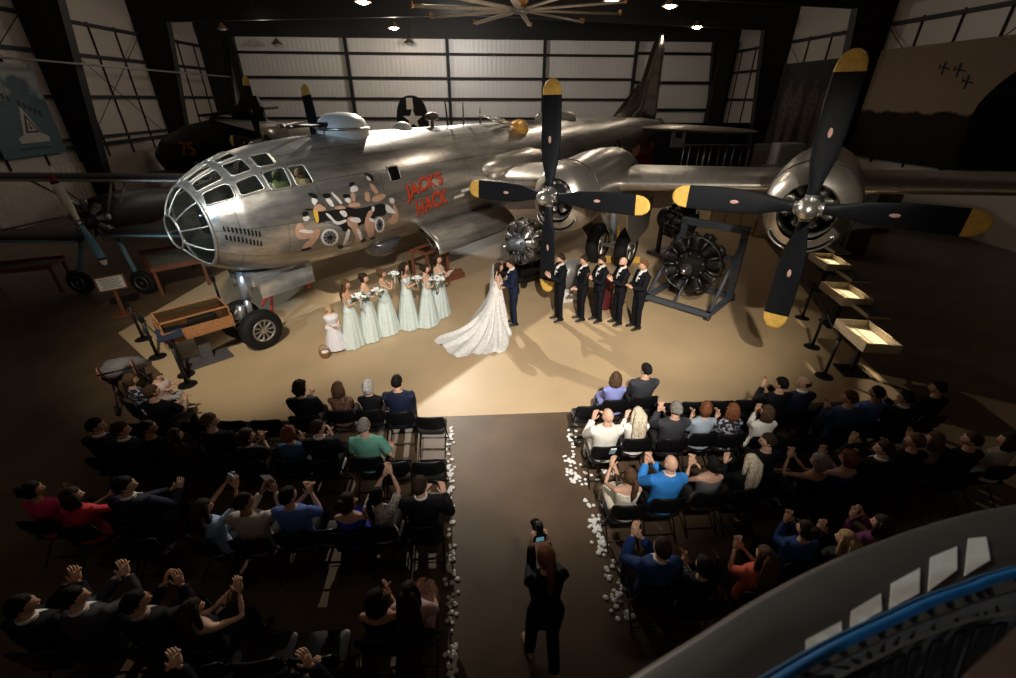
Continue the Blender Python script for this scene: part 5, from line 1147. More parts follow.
for sd in (1, -1):
    slab([(24.2, sd*.6), (25.3, sd*2.5), (26.6, sd*5.2), (27.3, sd*6.4), (28.1, sd*6.5), (28.3, sd*5.6), (28.3, sd*.5)], lambda x, y, th: (-x, y, ZC+.80-.03*abs(y)+th*.8)).build('tailplane', ALUW, plane)
t = MB(); t.ball((-29.9, 0, ZC+.7), (.5, .38, .42), 16, 10); t.build('tail_gun_position', PANE, plane)
for dy in (-.1, .1): t = MB(); t.tube([(-30.3, dy, ZC+.65), (-31, dy, ZC+.62)], .03, 8); t.build('gun_barrel', BLACK, plane)
for pts in ([(6.9, 1.82, .0), (7.35, 1.80, 0)], [(7.2, 1.72, 0), (7.7, 1.70, 0)]):
    t = MB(); v, f = decal([(pts[0][0], pts[0][1]-.03), (pts[1][0], pts[1][1]-.03), (pts[1][0], pts[1][1]+.03), (pts[0][0], pts[0][1]+.03)], .008); t.add(v, f); t.build('painted_stripe', PT_['white'], plane, fix=False)
# ================================================================== DISPLAYS ON THE FLOOR
WOOD = mat('warm_wood', (.34, .15, .06), .45, var=.25, scale=20); REDWOOD = mat('red_brown_wood', (.16, .055, .028), .5, var=.25, scale=16); GREYP = mat('grey_stand_paint', (.085, .10, .125), .5, .3)
CLEAR = glass('case_glass', (.8, .78, .7), .82)
def radial(name, loc, rz, label, r, lay=0, cart=None):
    o = empty(name, loc, rz, label, 'engine', None); k = r/.72
    m0 = M4.Diagonal((k, k, k, 1))
    t = MB(); t.lathe([(.05, .62), (.13, .60), (.17, .50), (.20, .36), (.30, .28), (.34, .1), (.34, -.5), (.25, -.62), (.05, -.64)], 28, 0, m0 @ M4.Rotation(-pi/2, 4, 'Z'), 'x')
    for i in range(9): t.ball((.29*cos(i*2*pi/9+.3)*k, -.32*k, .29*sin(i*2*pi/9+.3)*k), .05*k, 8, 6)
    t.build('crankcase', ENGB if 'black radial' in label or 'oily' in label else mat('crankcase_grey', (.17, .185, .21), .4, .7), o, auto=40)
    for row in (0, 1):
        for i in range(9):
            a = (i+.5*row)*2*pi/9; c = link('cylinder', CYLB if 'black radial' in label or 'oily' in label else CYL, o)
            c.matrix_local = m0 @ M4.Translation((0, -.08+.34*row, 0)) @ M4.Rotation(a, 4, 'Y') @ M4.Translation((0, 0, .31)) @ M4.Rotation(pi/2, 4, 'Z') @ M4.Diagonal((1.25, 1.45, 1.05, 1))
    for i in range(9):
        a = i*2*pi/9+.35; t = MB(); P = lambda rr, y, da=0: V((rr*k*sin(a+da), y*k, rr*k*cos(a+da)))
        t.tube([P(.34, -.20), P(.50, -.22, .05), P(.66, -.16, .1), P(.70, .1, .12)], [.03*k]*4, 8); t.build('intake_pipe', DARKSTEEL, o)
    t = MB(); t.tube([(.66*k*cos(i*pi/16), -.20*k, .66*k*sin(i*pi/16)) for i in range(32)], .014*k, 6, closed=True); t.build('ignition_ring', DARKSTEEL if 'black radial' in label or 'oily' in label else STEEL, o)
    t = MB(); t.tube([(0, -.60*k, 0), (0, -.82*k, 0)], .055*k, 12); t.build('propeller_shaft', STEEL, o)
    t = MB(); t.lathe([(.30, .3), (.45, .42), (.45, .62), (.30, .80), (.15, .85)], 24, 0, m0 @ M4.Translation((0, .1, 0)), 'y'); t.build('supercharger_case', ENGD, o, auto=40)
    return o
def casters(mb, pts, r=.09):
    for x, y in pts: mb.lathe([(.02, -.03), (r, -.03), (r, .03), (.02, .03)], 14, 0, M4.Translation((x, y, r)), 'x')
radial('radial_engine', (1.36, 13.55, 1.27), -.95, 'dark silver radial engine on a low trolley under the inner propeller', .74)
o = empty('engine_trolley', (1.5, 13.65, 0), -.95, 'low dark trolley with casters carrying the radial engine behind the couple', 'trolley')
t = MB(); t.box((0, 0, .28), (1.2, 1.4, .10)); t.box((-.45, 0, .42), (.08, 1.2, .24)); t.box((.45, 0, .42), (.08, 1.2, .24)); t.box((0, .5, .75), (.30, .12, .9)); t.build('trolley_frame', DARKSTEEL, o, smooth=False)
for x, y in ((-.55, -.6), (.55, -.6), (-.55, .6), (.55, .6)):
    t = MB(); casters(t, [(x, y)], .12); t.box((x, y, .2), (.05, .1, .12)); t.build('caster', DARKSTEEL, o, auto=40)
radial('radial_engine', (5.90, 11.45, 1.24), -.68, 'black radial engine on the tall grey frame stand right of the groomsmen', .84)
o = empty('engine_stand', (6.15, 11.68, 0), -.82, 'grey square tube engine stand with tall back frame and skids', 'stand')
t = MB()
for x in (-.90, .90): t.box((x, -.05, .14), (.13, 1.9, .13))
t.box((0, -.95, .14), (1.9, .13, .13)); t.box((0, .80, .14), (1.9, .13, .13)); t.build('base_frame', GREYP, o, smooth=False)
t = MB()
for x in (-.78, .90): t.box((x, .55, 1.15), (.17, .12, 2.0))
t.box((.06, .55, 2.12), (1.85, .12, .19)); t.box((.06, .55, 1.3), (1.6, .10, .12)); t.build('back_frame', GREYP, o, smooth=False)
t = MB(); t.tube([(.9, .5, 1.9), (.9, -.85, .2)], .05, 8); t.tube([(-.78, .5, 1.9), (-.9, -.85, .2)], .0501, 8); t.tube([(-.05, -.95, .18), (-.05, -.35, .8)], .03, 8); t.build('brace', GREYP, o)
for x, y in ((-.9, -.98), (.9, -.98), (-.9, .85), (.9, .85)): t = MB(); t.box((x, y, .04), (.16, .16, .08), bev=.02); t.build('foot', DARKSTEEL, o)
# small engine piece behind the second groomsman
p = atz(572, 292, 0); o = empty('gearbox_display', (2.55, 11.95, 0), .2, 'grey round engine gearbox on a white block behind the second groomsman', 'engine part')
t = MB(); t.lathe([(.05, -.3), (.25, -.28), (.38, -.16), (.42, 0), (.40, .12), (.28, .26), (.1, .3)], 24, 0, M4.Translation((0, 0, .78)) @ M4.Rotation(.3, 4, 'Z'), 'y'); t.tube([(.40*cos(i*pi/12), -.05, .78+.40*sin(i*pi/12)) for i in range(24)], .05, 6, closed=True); t.build('gear_housing', mat('housing_grey', (.24, .235, .225), .45, .5), o, auto=40)
t = MB(); t.box((0, 0, .17), (.62, .55, .34), bev=.03); t.build('block_base', mat('white_block', (.66, .64, .60), .6), o, auto=40)
p = atz(606, 300, 0); o = empty('oil_drum', (3.42, 11.35, 0), 0, 'dark red drum standing behind the middle groomsmen', 'drum')
t = MB(); t.lathe([(.02, .0), (.27, .0), (.29, .02), (.28, .28), (.295, .30), (.28, .32), (.28, .60), (.295, .62), (.28, .64), (.28, .90), (.29, .92), (.26, .92), (.25, .90), (.02, .90)], 28); t.build('drum_body', mat('drum_red', (.10, .012, .016), .45), o, auto=35)
t = MB(); t.lathe([(.02, .93), (.04, .93), (.04, .90)], 10, mx=M4.Translation((.15, .05, 0))); t.build('bung_cap', STEEL, o)
# yellow chock beam ahead of the main wheels
a, b = atz(592, 262, 0), atz(640, 263, 0)
o = empty('wheel_chock', ((a.x+b.x)/2, (a.y+b.y)/2+.1, 0), atan2(b.y-a.y, b.x-a.x), 'yellow wheel chock bar in front of the left main wheels', 'chock')
L_ = hypot(b.x-a.x, b.y-a.y); t = MB(); t.prism([(-.12, 0), (.16, 0), (.10, .20), (-.04, .22)], -L_/2, L_/2, axis='x'); t.build('chock_beam', mat('chock_yellow', (.62, .36, .04), .5), o, smooth=False)
t = MB(); t.tube([(0, .1, .1), (.1, .6, 1.15)], .035, 8); t.build('chock_handle', mat('chock_yellow', (1, 1, 1)), o)
# dark engine core seen under the wing
radial('radial_engine', (7.3, 15.6, 1.35), .5, 'dark oily radial engine on a stand under the wing between the propellers', .72)
o = empty('engine_stand', (7.3, 15.7, 0), .5, 'low dark stand under the oily engine below the wing', 'stand'); t = MB(); t.box((0, .1, .12), (1.5, 1.2, .12)); t.box((-.5, .4, .65), (.12, .12, 1.1)); t.box((.5, .4, .65), (.12, .12, 1.1)); t.box((0, .4, 1.2), (1.2, .12, .12)); t.build('stand_frame', DARKSTEEL, o, smooth=False)
t = MB(); t.box((0, -.3, .35), (.4, .12, .5)); t.build('front_post', DARKSTEEL, o, smooth=False)
# cream boards with gold legs under the outer wing
BOARD = mat('cream_board', (.52, .43, .30), .6); BRASS = mat('brass_leg', (.55, .35, .12), .35, .8)
for i, (px, py) in enumerate(((716, 226), (730, 229), (745, 233), (760, 237))):
    p = atz(px, py, 0); lab = ('leftmost cream board on gold legs under the wing', 'second cream board on gold legs from the left under the wing', 'third cream board on gold legs from the left under the wing', 'cream board on gold legs closest to the outer engine')[i]
    o = empty('display_board', p, -.35, lab, 'board', 'cream display boards')
    t = MB(); t.box((0, 0, .62), (.62, .04, .95), 0, M4.Rotation(-.15, 4, 'X')); t.build('panel', BOARD, o, smooth=False)
    for sx in (-.33, .33): t = MB(); t.tube([(sx, -.02, 0), (sx, .02, 1.15)], .022, 8); t.build('leg', BRASS, o)
    t = MB(); t.box((0, .05, .03), (.7, .35, .05)); t.build('foot', BRASS, o, smooth=False)
def light(kind, name, loc, energy, col=(1, 1, 1), size=.3, target=None, angle=60, blend=.5):
    l = bpy.data.lights.new(name, kind); l.energy = energy; l.color = col
    if kind == 'SPOT': l.spot_size = R(angle); l.spot_blend = blend; l.shadow_soft_size = size
    elif kind == 'POINT': l.shadow_soft_size = size
    elif kind == 'AREA': l.shape = 'DISK'; l.size = size
    o = bpy.data.objects.new(name, l); COL.objects.link(o); o.location = loc
    if target is not None: o.rotation_euler = (V(target)-V(loc)).to_track_quat('-Z', 'Y').to_euler()
    return o
# reading lecterns along the right edge
LTOP = mat('lectern_top', (.78, .70, .50), .5, var=.05); LSIDE = mat('lectern_side', (.46, .37, .25), .55); LDARK = mat('lectern_dark_panel', (.03, .04, .04), .35)
LECT = [(tuple(atz(866, 336, .88))[:2], 'frontmost lit cream reading lectern near the right front chairs', 1, 1.0), (tuple(atz(868, 306, .88))[:2], 'dark-topped reading lectern behind the frontmost cream lectern', 0, 1.0), (tuple(atz(845, 294, .88))[:2], 'second lit cream reading lectern from the front', 1, 1.0),
        (tuple(atz(852, 273, .88))[:2], 'dark-topped reading lectern between the second and third cream ones', 0, 1.0), (tuple(atz(829, 262, .88))[:2], 'third lit cream reading lectern, below the outer engine', 1, 1.0), (tuple(atz(836, 247, .88))[:2], 'farthest reading lectern, mostly behind the outer engine cowl', 0, 1.0)]
for (x, y), lab, lit, k in LECT:
    o = empty('reading_lectern', (x, y, 0), -.2, lab, 'lectern', 'reading lecterns along the display edge')
    if lit:
        t = MB(); t.box((0, 0, .80), (.66, 1.16, .03))
        for sx in (-.32, .32): t.box((sx, 0, .89), (.03, 1.16, .20))
        for sy in (-.565, .565): t.box((0, sy, .89), (.62, .03, .20))
        t.build('case', LSIDE, o, smooth=False)
        t = MB(); t.box((0, 0, .83), (.59, 1.08, .03)); t.build('reading_panel', LTOP, o, smooth=False)
        t = MB(); t.box((0, .02, .851), (.02, .9, .012)); t.box((-.1, -.2, .851), (.10, .5, .012)); t.build('text_lines', LSIDE, o, smooth=False)
        light('SPOT', 'case_lamp', (x+.25, y, 2.3), 150, (1, .86, .60), .04, (x, y, .8), 34, .3)
    else:
        t = MB(); t.box((0, 0, .80), (.50, 1.0, .05), 0, M4.Translation((0, 0, 0)) ); t.box((-.245, 0, .84), (.02, 1.0, .05)); t.build('case', LSIDE, o, smooth=False)
        t = MB(); t.box((.01, 0, .835), (.47, .98, .02)); t.build('reading_panel', LDARK, o, smooth=False)
    t = MB(); t.box((0, 0, .35), (.09, .09, .70)); t.box((0, 0, .02), (.5, .5, .04)); t.build('post', BLACK, o, smooth=False)
def stanchion(x, y, lab, tilt=0, belt=None):
    o = empty('rope_post', (x, y, 0), 0, lab, 'rope post', 'black belt barrier posts')
    t = MB(); t.lathe([(.02, .045), (.10, .04), (.17, .018), (.18, 0), (.02, 0)], 24); t.build('base', BLACK, o, auto=40)
    t = MB(); t.tube([(0, 0, .03), (0, 0, .95)], .032, 12); t.build('post', BLACK, o)
    t = MB(); t.lathe([(.02, 1.02), (.045, 1.01), (.05, .96), (.05, .90), (.034, .88)], 16); t.build('belt_head', BLACK, o, auto=40)
    if belt:
        c = MB(); a_ = V((0, 0, .94)); b_ = V((belt[0]-x, belt[1]-y, .94)); n_ = 12
        for i in range(n_):
            pass
        c.tube([a_.lerp(b_, i/n_)-V((0, 0, .05*sin(pi*i/n_))) for i in range(n_+1)], [(.004, .024)]*(n_+1), 6, up=(0, 0, 1)); c.build('belt', BLACK, o)
stanchion(-8.3, 10.05, 'black rope post at the left floor edge, farthest from the seats', belt=(-7.42, 9.2)); stanchion(-7.42, 9.15, 'black rope post beside the glass case, middle of three', belt=(-6.1, 7.95)); stanchion(-6.1, 7.95, 'black rope post nearest the left front seats')
stanchion(-7.15, 11.6, 'black rope post behind the glass display case')
stanchion(7.3, 7.5, 'black rope post left of the frontmost cream lectern', belt=(7.9, 8.7)); stanchion(7.9, 8.75, 'black rope post left of the second cream lectern', belt=(8.7, 10.3)); stanchion(8.7, 10.3, 'black rope post below the lower outer propeller tip')
p = (-6.2, 8.35); o = empty('sloped_sign', (-6.35, 8.35, 0), R(35), 'small dark sloped sign on a post in front of the glass case', 'sign')
t = MB(); t.box((0, 0, 1.0), (.42, .30, .03), 0, M4.Translation((0, 0, 1.0)) @ M4.Rotation(.6, 4, 'X') @ M4.Translation((0, 0, -1.0))); t.build('sign_plate', mat('sign_blue_black', (.018, .024, .04), .35), o, smooth=False)
t = MB(); t.tube([(0, 0, 0), (0, 0, .97)], .03, 10); t.lathe([(.02, .03), (.16, .02), (.17, 0)], 20); t.build('sign_post', BLACK, o)
# glass display case on a pedestal
o = empty('display_case', (-6.22, 8.98, 0), R(42), 'wood-framed glass display case on a pedestal beside the nose wheel', 'display case')
t = MB(); t.prism([(-.36, .80), (.36, .80), (.36, 1.0), (-.36, .86)], -.62, .62, axis='x'); 
t = MB(); t.box((0, 0, .80), (1.3, .78, .06)); t.box((0, -.37, .91), (1.3, .05, .22)); t.box((0, .37, .95), (1.3, .05, .30)); t.box((-.63, 0, .93), (.05, .78, .26)); t.box((.63, 0, .93), (.05, .78, .26)); t.build('case_frame', WOOD, o, smooth=False)
t = MB(); t.box((0, 0, 1.22), (1.24, .72, .02)); t.box((0, -.36, 1.08), (1.24, .012, .30)); t.box((0, .36, 1.08), (1.24, .012, .30)); t.box((-.62, 0, 1.08), (.012, .72, .30)); t.box((.62, 0, 1.08), (.012, .72, .30)); t.build('glass_cover', CLEAR, o, smooth=False)
t = MB()
for sx in (-.62, .62):
    for sy in (-.36, .36): t.box((sx, sy, 1.08), (.03, .03, .30))
for sy in (-.36, .36): t.box((0, sy, 1.235), (1.28, .03, .03))
for sx in (-.62, .62): t.box((sx, 0, 1.235), (.03, .75, .03))
t.build('glass_frame', WOOD, o, smooth=False)
t = MB(); t.box((-.2, 0, .86), (.5, .4, .05)); t.lathe([(.10, 0), (.10, .5), (.05, .55)], 12, mx=M4.Translation((-.1, .1, .93)) @ M4.Rotation(pi/2, 4, 'Y')); t.box((.35, -.1, .88), (.25, .3, .04)); t.build('case_contents', DARKSTEEL, o, smooth=False)
t = MB(); t.box((0, 0, .39), (.22, .20, .78)); t.box((0, 0, .025), (.9, .6, .05)); t.build('pedestal', mat('pedestal_grey', (.085, .078, .08), .5), o, smooth=False)
# ---- left: information sign, tables and bench
p = atz(114, 290, .72); o = empty('information_sign', (p.x, p.y, 0), R(35), 'white text placard in a wooden frame on a post below the biplane', 'sign')
t = MB(); t.box((0, 0, .92), (.62, .04, .40)); t.build('frame', REDWOOD, o, smooth=False)
t = MB(); t.box((0, -.024, .92), (.54, .006, .33)); t.build('placard', mat('placard_white', (.55, .54, .50), .6), o, smooth=False)
t = MB()
for i in range(7): t.box((0, -.028, 1.04-.04*i), (.44-.05*(i % 3), .003, .012))
t.build('text_lines', DKGREY, o, smooth=False)
t = MB(); t.box((0, .03, .45), (.07, .05, .90)); t.box((0, .05, .02), (.5, .35, .04)); t.build('post', REDWOOD, o, smooth=False)
def table(x, y, rz, lab, w, d, m, extra=None):
    o = empty('exhibit_table', (x, y, 0), rz, lab, 'table'); t = MB(); t.box((0, 0, .76), (w, d, .06), bev=.01); t.box((0, d/2-.03, .82), (w, .05, .10)); t.box((0, -d/2+.03, .82), (w, .05, .10)); t.build('tabletop', m, o, smooth=False)
    for sx in (-1, 1):
        for sy in (-1, 1): t = MB(); t.box((sx*(w/2-.06), sy*(d/2-.06), .37), (.08, .08, .74)); t.build('leg', m, o, smooth=False)
    t = MB(); t.box((0, 0, .80), (w*.85, d*.7, .02)); t.build('exhibit_mat', mat('exhibit_mat', (.10, .095, .07), .7, var=.5, scale=14), o, smooth=False); return o
p = (atz(137, 252, .8)+atz(208, 258, .8))/2; table(-9.75, 14.1, R(-38)+pi/2-R(12), 'red-brown wooden exhibit table beyond the bomber nose', 1.35, 2.3, REDWOOD)
p = atz(22, 268, .8); table(p.x-.3, p.y+.2, R(20), 'wooden exhibit table at the far left edge under the biplane wing', 1.9, 1.0, REDWOOD)
# ================================================================== BIPLANE AT THE LEFT
BLK2 = mat('biplane_dark_fabric', (.030, .028, .027), .5); LSTEEL = mat('light_strut', (.42, .42, .40), .4, .5); PW = mat('prop_white', (.88, .86, .82), .45); PB = mat('prop_blue', (.20, .44, .66), .45); PR = mat('prop_red', (.30, .04, .03), .45); SKYB = mat('strut_light_blue', (.14, .26, .34), .45)
o = bp = empty('biplane', (-11.0, 13.15, 0), R(-4), 'dark biplane with white and blue propeller at the far left behind the bomber nose', 'airplane')
def bwing(z, y, nm, x0=-5.2, x1=4.2):
    t = MB(); pr = [(0, 0), (.05, .05), (.25, .10), (.6, .09), (1.1, .04), (1.4, 0), (1.1, -.01), (.5, -.03), (.1, -.04)]
    n_ = len(pr); vs = []; xs = [x0+(x1-x0)*i/20 for i in range(21)]
    for x in xs: vs += [(x, y+px, z+pz) for px, pz in pr]
    t.add(vs, [(i*n_+j, i*n_+(j+1) % n_, (i+1)*n_+(j+1) % n_, (i+1)*n_+j) for i in range(20) for j in range(n_)]+[tuple(range(n_)), tuple(20*n_+j for j in range(n_))]); w = t.build(nm, BLK2, bp, auto=50)
    t = MB(); t.tube([(x0, y, z), (x1, y, z)], .035, 8); t.build('leading_edge', LSTEEL if z > 2.5 else SKYB, w)  # lower wings: blue light on the edge is put into its colour
bwing(3.20, .25, 'upper_wing'); bwing(1.62, -.2, 'lower_wing', -5.2, -.35); bwing(1.80, -.2, 'lower_wing', .45, 3.0)
for pts in ([(-.35, .5, 2.4), (-1.6, .5, 3.2)], [(-.25, .7, 2.3), (-1.5, .9, 3.2)], [(.55, .2, 2.35), (.85, .4, 3.2)], [(.75, .3, 2.35), (1.1, .6, 3.2)], [(-.4, .3, 2.3), (-3.2, .2, 1.75)], [(-3.6, .3, 1.7), (-3.6, .5, 3.2)], [(-2.6, .0, 1.65), (-2.9, .6, 3.2)]):
    t = MB(); t.tube(pts, .03, 8); t.build('strut', LSTEEL, bp)
t = MB(); t.tube([V((0, .15, 2.15)), V((0, .6, 2.15)), V((0, 1.6, 2.15)), V((0, 4.2, 2.0)), V((0, 5.6, 1.95))], [.42, .55, .58, .35, .1], 20); t.build('fuselage', BLK2, bp)
t = MB(); t.prism([(5.0, 1.9), (5.8, 1.9), (5.75, 3.0), (5.3, 3.1)], -.04, .04, axis='x'); t.box((0, 5.3, 2.0), (2.4, .8, .06)); t.build('tail', BLK2, bp, smooth=False)
cB = cylinder_mesh(.10, .34).mesh('biplane_cylinder', ENGM)
t = MB(); t.lathe([(.05, -.12), (.16, -.08), (.26, .1), (.28, .3)], 20, mx=M4.Translation((0, 0, 2.15)), axis='y'); e_ = t.build('engine', ENGD, bp, auto=40)
for i in range(9):
    c = link('cylinder', cB, e_); c.matrix_local = M4.Translation((0, .18, 2.15)) @ M4.Rotation(i*2*pi/9, 4, 'Y') @ M4.Translation((0, 0, .22))
h = MB(); h.lathe([(.02, -.32), (.07, -.30), (.09, -.2), (.06, -.05)], 16, mx=M4.Translation((0, 0, 2.17)), axis='y'); H_ = h.build('propeller', STEEL, bp)
for sg, cols in ((1, [PW, PR, BLK2]), (-1, [PB, PW, BLK2])):
    t = MB(); secs = [(.08, .05, .05), (.25, .07, .04), (.5, .105, .03), (.85, .115, .02), (1.02, .10, .015), (1.03, .10, .015), (1.08, .095, .012), (1.09, .095, .012), (1.22, .06, .006), (1.25, .01, .003)]; n_ = 12; vs = []
    for z, w, th in secs:
        for j in range(n_): aa = 2*pi*j/n_; vs.append((w*cos(aa), -.2+th*sin(aa)+w*cos(aa)*.35, sg*z))
    t.add(vs, [(i*n_+j, i*n_+(j+1) % n_, (i+1)*n_+(j+1) % n_, (i+1)*n_+j) for i in range(9) for j in range(n_)]); t.m = [0 if i < 5 else (2 if i < 7 else 1) for i in range(9) for j in range(n_)]
    b = t.build('blade', cols, H_); b.location = (0, 0, 2.17); b.rotation_euler = (0, R(-9), 0)
for sx in (-1, 1):
    t = MB(); t.tube([(sx*.5, .2, 1.7), (sx*.85, -.05, .6)], .06, 10); t.build('gear_leg', SKYB, bp); wheel('landing_wheel', (sx*.95, -.05, .36), .36, .18, bp, STEEL, 0)
# ================================================================== BACKGROUND EXHIBITS
# dark aircraft with number 75, left of the bomber nose
o = wp = empty('warplane', (-14.9, 30.0, 0), R(-14), 'black warplane with orange number 75 on its side behind the bomber nose', 'airplane')
t = MB(); t.tube([(-4.7, 0, 1.5), (-4.1, 0, 1.9), (-2.4, 0, 2.55), (0, 0, 3.0), (2.0, 0, 3.2), (3.2, 0, 3.1)], [(.65, 1.0), (.75, 1.15), (.8, 1.2), (.9, 1.2), (.85, 1.0), (.5, .6)], 24); t.build('fuselage', BLACK, wp)
t = MB(); t.prism([(.4, 3.9), (1.6, 5.2), (2.6, 5.3), (2.9, 4.0)], -.10, .10); t.build('tail_fin', BLACK, wp, smooth=False)
t = MB(); t.box((1.6, 0, 4.35), (4.4, 1.4, .12), 0, M4.Rotation(-.10, 4, 'Y'), bev=.05); t.build('canopy_cover', BLACK, wp)
t = MB(); t.box((-2, 0, 1.4), (1.8, 9, .16)); t.build('wing', BLACK, wp, smooth=False)
for y in (-2.2, 2.2): wheel('landing_wheel', (-2.0, y, .5), .5, .25, wp, DARKSTEEL, 0); t = MB(); t.tube([(-2, y, .5), (-2, y, 1.4)], .08, 8); t.build('gear_leg', DARKSTEEL, wp)
cu = bpy.data.curves.new('t', 'FONT'); cu.body = '75'; cu.size = 1.05; cu.extrude = .02; cu.offset = .02
tmp = bpy.data.objects.new('t', cu); COL.objects.link(tmp); me = bpy.data.meshes.new_from_object(tmp.evaluated_get(bpy.context.evaluated_depsgraph_get())); bpy.data.objects.remove(tmp)
me.materials.append(mat('number_orange', (.30, .10, .02), .5)); nb = link('painted_number', me, wp); nb.location = (-2.75, -.86, 2.15); nb.rotation_euler = (R(90), 0, 0)
# upright dark wing with white star and bar
p = atv(413, 130, 30.0); o = empty('folded_wing', (-3.85, 30, 0), R(6), 'upright dark rounded wing panel with white star and bar behind the turret', 'wing')
t = MB(); pl = [(-1.0, 1.2), (1.0, 1.2), (.95, 4.3), (.75, 5.0), (.3, 5.35), (-.3, 5.35), (-.75, 5.0), (-.95, 4.3)]; t.prism(smooth_poly(pl), -.09, .09); t.build('wing_panel', BLACK, o, smooth=False)
t = MB(); t.prism([(.02+x, 4.08+z) for x, z in star(0, 0, .60)], -.105, -.092); t.prism([(-.30, 4.62), (.10, 4.62), (.08, 5.22), (-.28, 5.22)], -.105, -.092); t.build('star_and_bar', PT_['white'], o, smooth=False)
t = MB(); t.box((0, 0, .6), (.3, .3, 1.25)); t.box((0, 0, .05), (2.0, 1.6, .1)); t.build('stand', BLACK, o, smooth=False)
# dark tables with metal legs, poster, red machine, white cabinet behind the wing
TB = mat('table_dark_top', (.030, .028, .034), .4)
for px, py, lab in ((694, 152, 'dark table with metal legs behind the wing, left of three'), (714, 156, 'dark table with metal legs behind the wing, middle of three'), (736, 158, 'dark table with metal legs behind the wing, right of three')):
    p = atv(px, py, 33); o = empty('side_table', (p.x, 33, 0), .1, lab, 'table', 'dark tables behind the wing'); h_ = 2.35
    t = MB(); t.box((0, 0, h_), (1.5, 1.0, .10), bev=.02); t.build('tabletop', TB, o, smooth=False)
    for sx in (-.62, .62):
        for sy in (-.4, .4): t = MB(); t.tube([(sx, sy, 0), (sx*.95, sy, h_)], .035, 8); t.build('leg', mat('chrome_leg', (.35, .35, .35), .3, .9), o)
p = atv(677, 145, 34); o = empty('poster', (p.x, 34.0, 0), 0, 'grey framed poster with dark square standing behind the wing', 'poster')
t = MB(); t.box((0, 0, 2.9), (1.0, .06, 1.5)); t.build('poster_board', mat('poster_grey', (.16, .16, .17), .6), o, smooth=False); t = MB(); t.box((.02, -.04, 3.05), (.5, .02, .6)); t.build('printed_square', BLACK, o, smooth=False); t = MB(); t.box((0, .05, 1.1), (.1, .06, 2.2)); t.box((0, 0, .03), (.8, .6, .06)); t.build('post', BLACK, o, smooth=False)
p = atv(640, 158, 31); o = empty('fire_engine_pump', (p.x, 31, 0), .2, 'red and orange pump machine behind the wing near the rear roundel', 'machine')
t = MB(); t.box((0, 0, 1.2), (1.5, 1.0, 1.4), bev=.1); t.build('pump_body', mat('machine_red', (.20, .02, .015), .45), o, auto=40); t = MB(); t.lathe([(.1, -.5), (.5, -.5), (.55, 0), (.5, .5), (.1, .5)], 20, mx=M4.Translation((.1, 0, 2.35)), axis='x'); t.build('tank', mat('machine_orange', (.24, .07, .03), .45), o, auto=40)
t = MB(); casters(t, [(-.6, -.4), (.6, -.4), (-.6, .4), (.6, .4)], .3); t.box((0, 0, .45), (1.4, .8, .2)); t.build('chassis', BLACK, o, smooth=False)
p = atv(785, 158, 27); o = empty('white_cabinet', (p.x, 27, 0), .0, 'pale grey cabinet beyond the outer engine top', 'cabinet'); t = MB(); t.box((0, 0, 1.5), (1.6, .8, 3.0), bev=.04); t.build('cabinet_body', mat('cabinet_grey', (.36, .36, .36), .5), o, auto=40); t = MB(); t.box((0, -.42, 1.5), (1.4, .03, 2.7)); t.tube([(.5, -.45, 1.4), (.5, -.45, 1.8)], .02, 6); t.build('cabinet_door', mat('cabinet_grey', (1, 1, 1)), o, smooth=False)
# long dark counters and vehicles under the right wall mural
CTR = mat('dark_brown_counter', (.060, .046, .034), .5)
for (x, y, w, d, h_, lab) in ((17.2, 22.0, 6.5, 1.6, 2.0, 'long brown counter under the right wall mural'), (13.8, 17.0, 3.2, 1.2, 1.0, 'low dark counter to the right of the outer engine'), (19.3, 29.3, 3.2, 1.2, 2.6, 'dark wooden cabinet below the pilots photo mural')):
    o = empty('exhibit_counter', (x, y, 0), R(-75), lab, 'counter'); t = MB(); t.box((0, 0, h_/2), (w, d, h_), bev=.03); t.build('counter_body', CTR, o, auto=40)
    t = MB(); t.box((0, 0, h_+.03), (w+.1, d+.1, .06)); t.build('countertop', mat('counter_top', (.10, .10, .10), .35), o, smooth=False)
    for i in (-1, 0, 1): t = MB(); t.box((i*w*.3, -d/2-.02, h_*.5), (w*.27, .03, h_*.75)); t.build('door', CTR, o, smooth=False)
# low stand under the open bomb bay with red-brown timber
o = empty('bomb_cradle', (-1.55, 13.3, 0), R(52), 'red-brown timber cradle below the open bomb bay behind the bridesmaids', 'stand')
for sx in (-.45, .45):
    for sy in (-.3, .3): t = MB(); t.box((sx, sy, .62), (.07, .07, 1.24)); t.build('leg', REDWOOD, o, smooth=False)
t = MB(); t.box((0, -.3, 1.2), (1.0, .06, .08)); t.box((0, .3, 1.2), (1.0, .06, .08)); t.box((-.45, 0, 1.2), (.06, .6, .08)); t.box((.45, 0, 1.2), (.06, .6, .08)); t.box((0, 0, .35), (.95, .55, .06)); t.tube([(-.45, -.3, .1), (.45, -.3, 1.15)], .03, 6); t.build('cradle_frame', REDWOOD, o, smooth=False)
o = empty('timber_ramp', (-.95, 13.75, 0), R(40), 'red-brown timber block stack between the bridesmaids and the couple', 'timber'); t = MB(); t.box((0, 0, .08), (.9, .25, .16)); t.box((.05, 0, .21), (.7, .2, .1)); t.build('beams', REDWOOD, o, smooth=False); t = MB(); t.box((0, 0, .29), (.4, .18, .06)); t.build('top_block', REDWOOD, o, smooth=False)
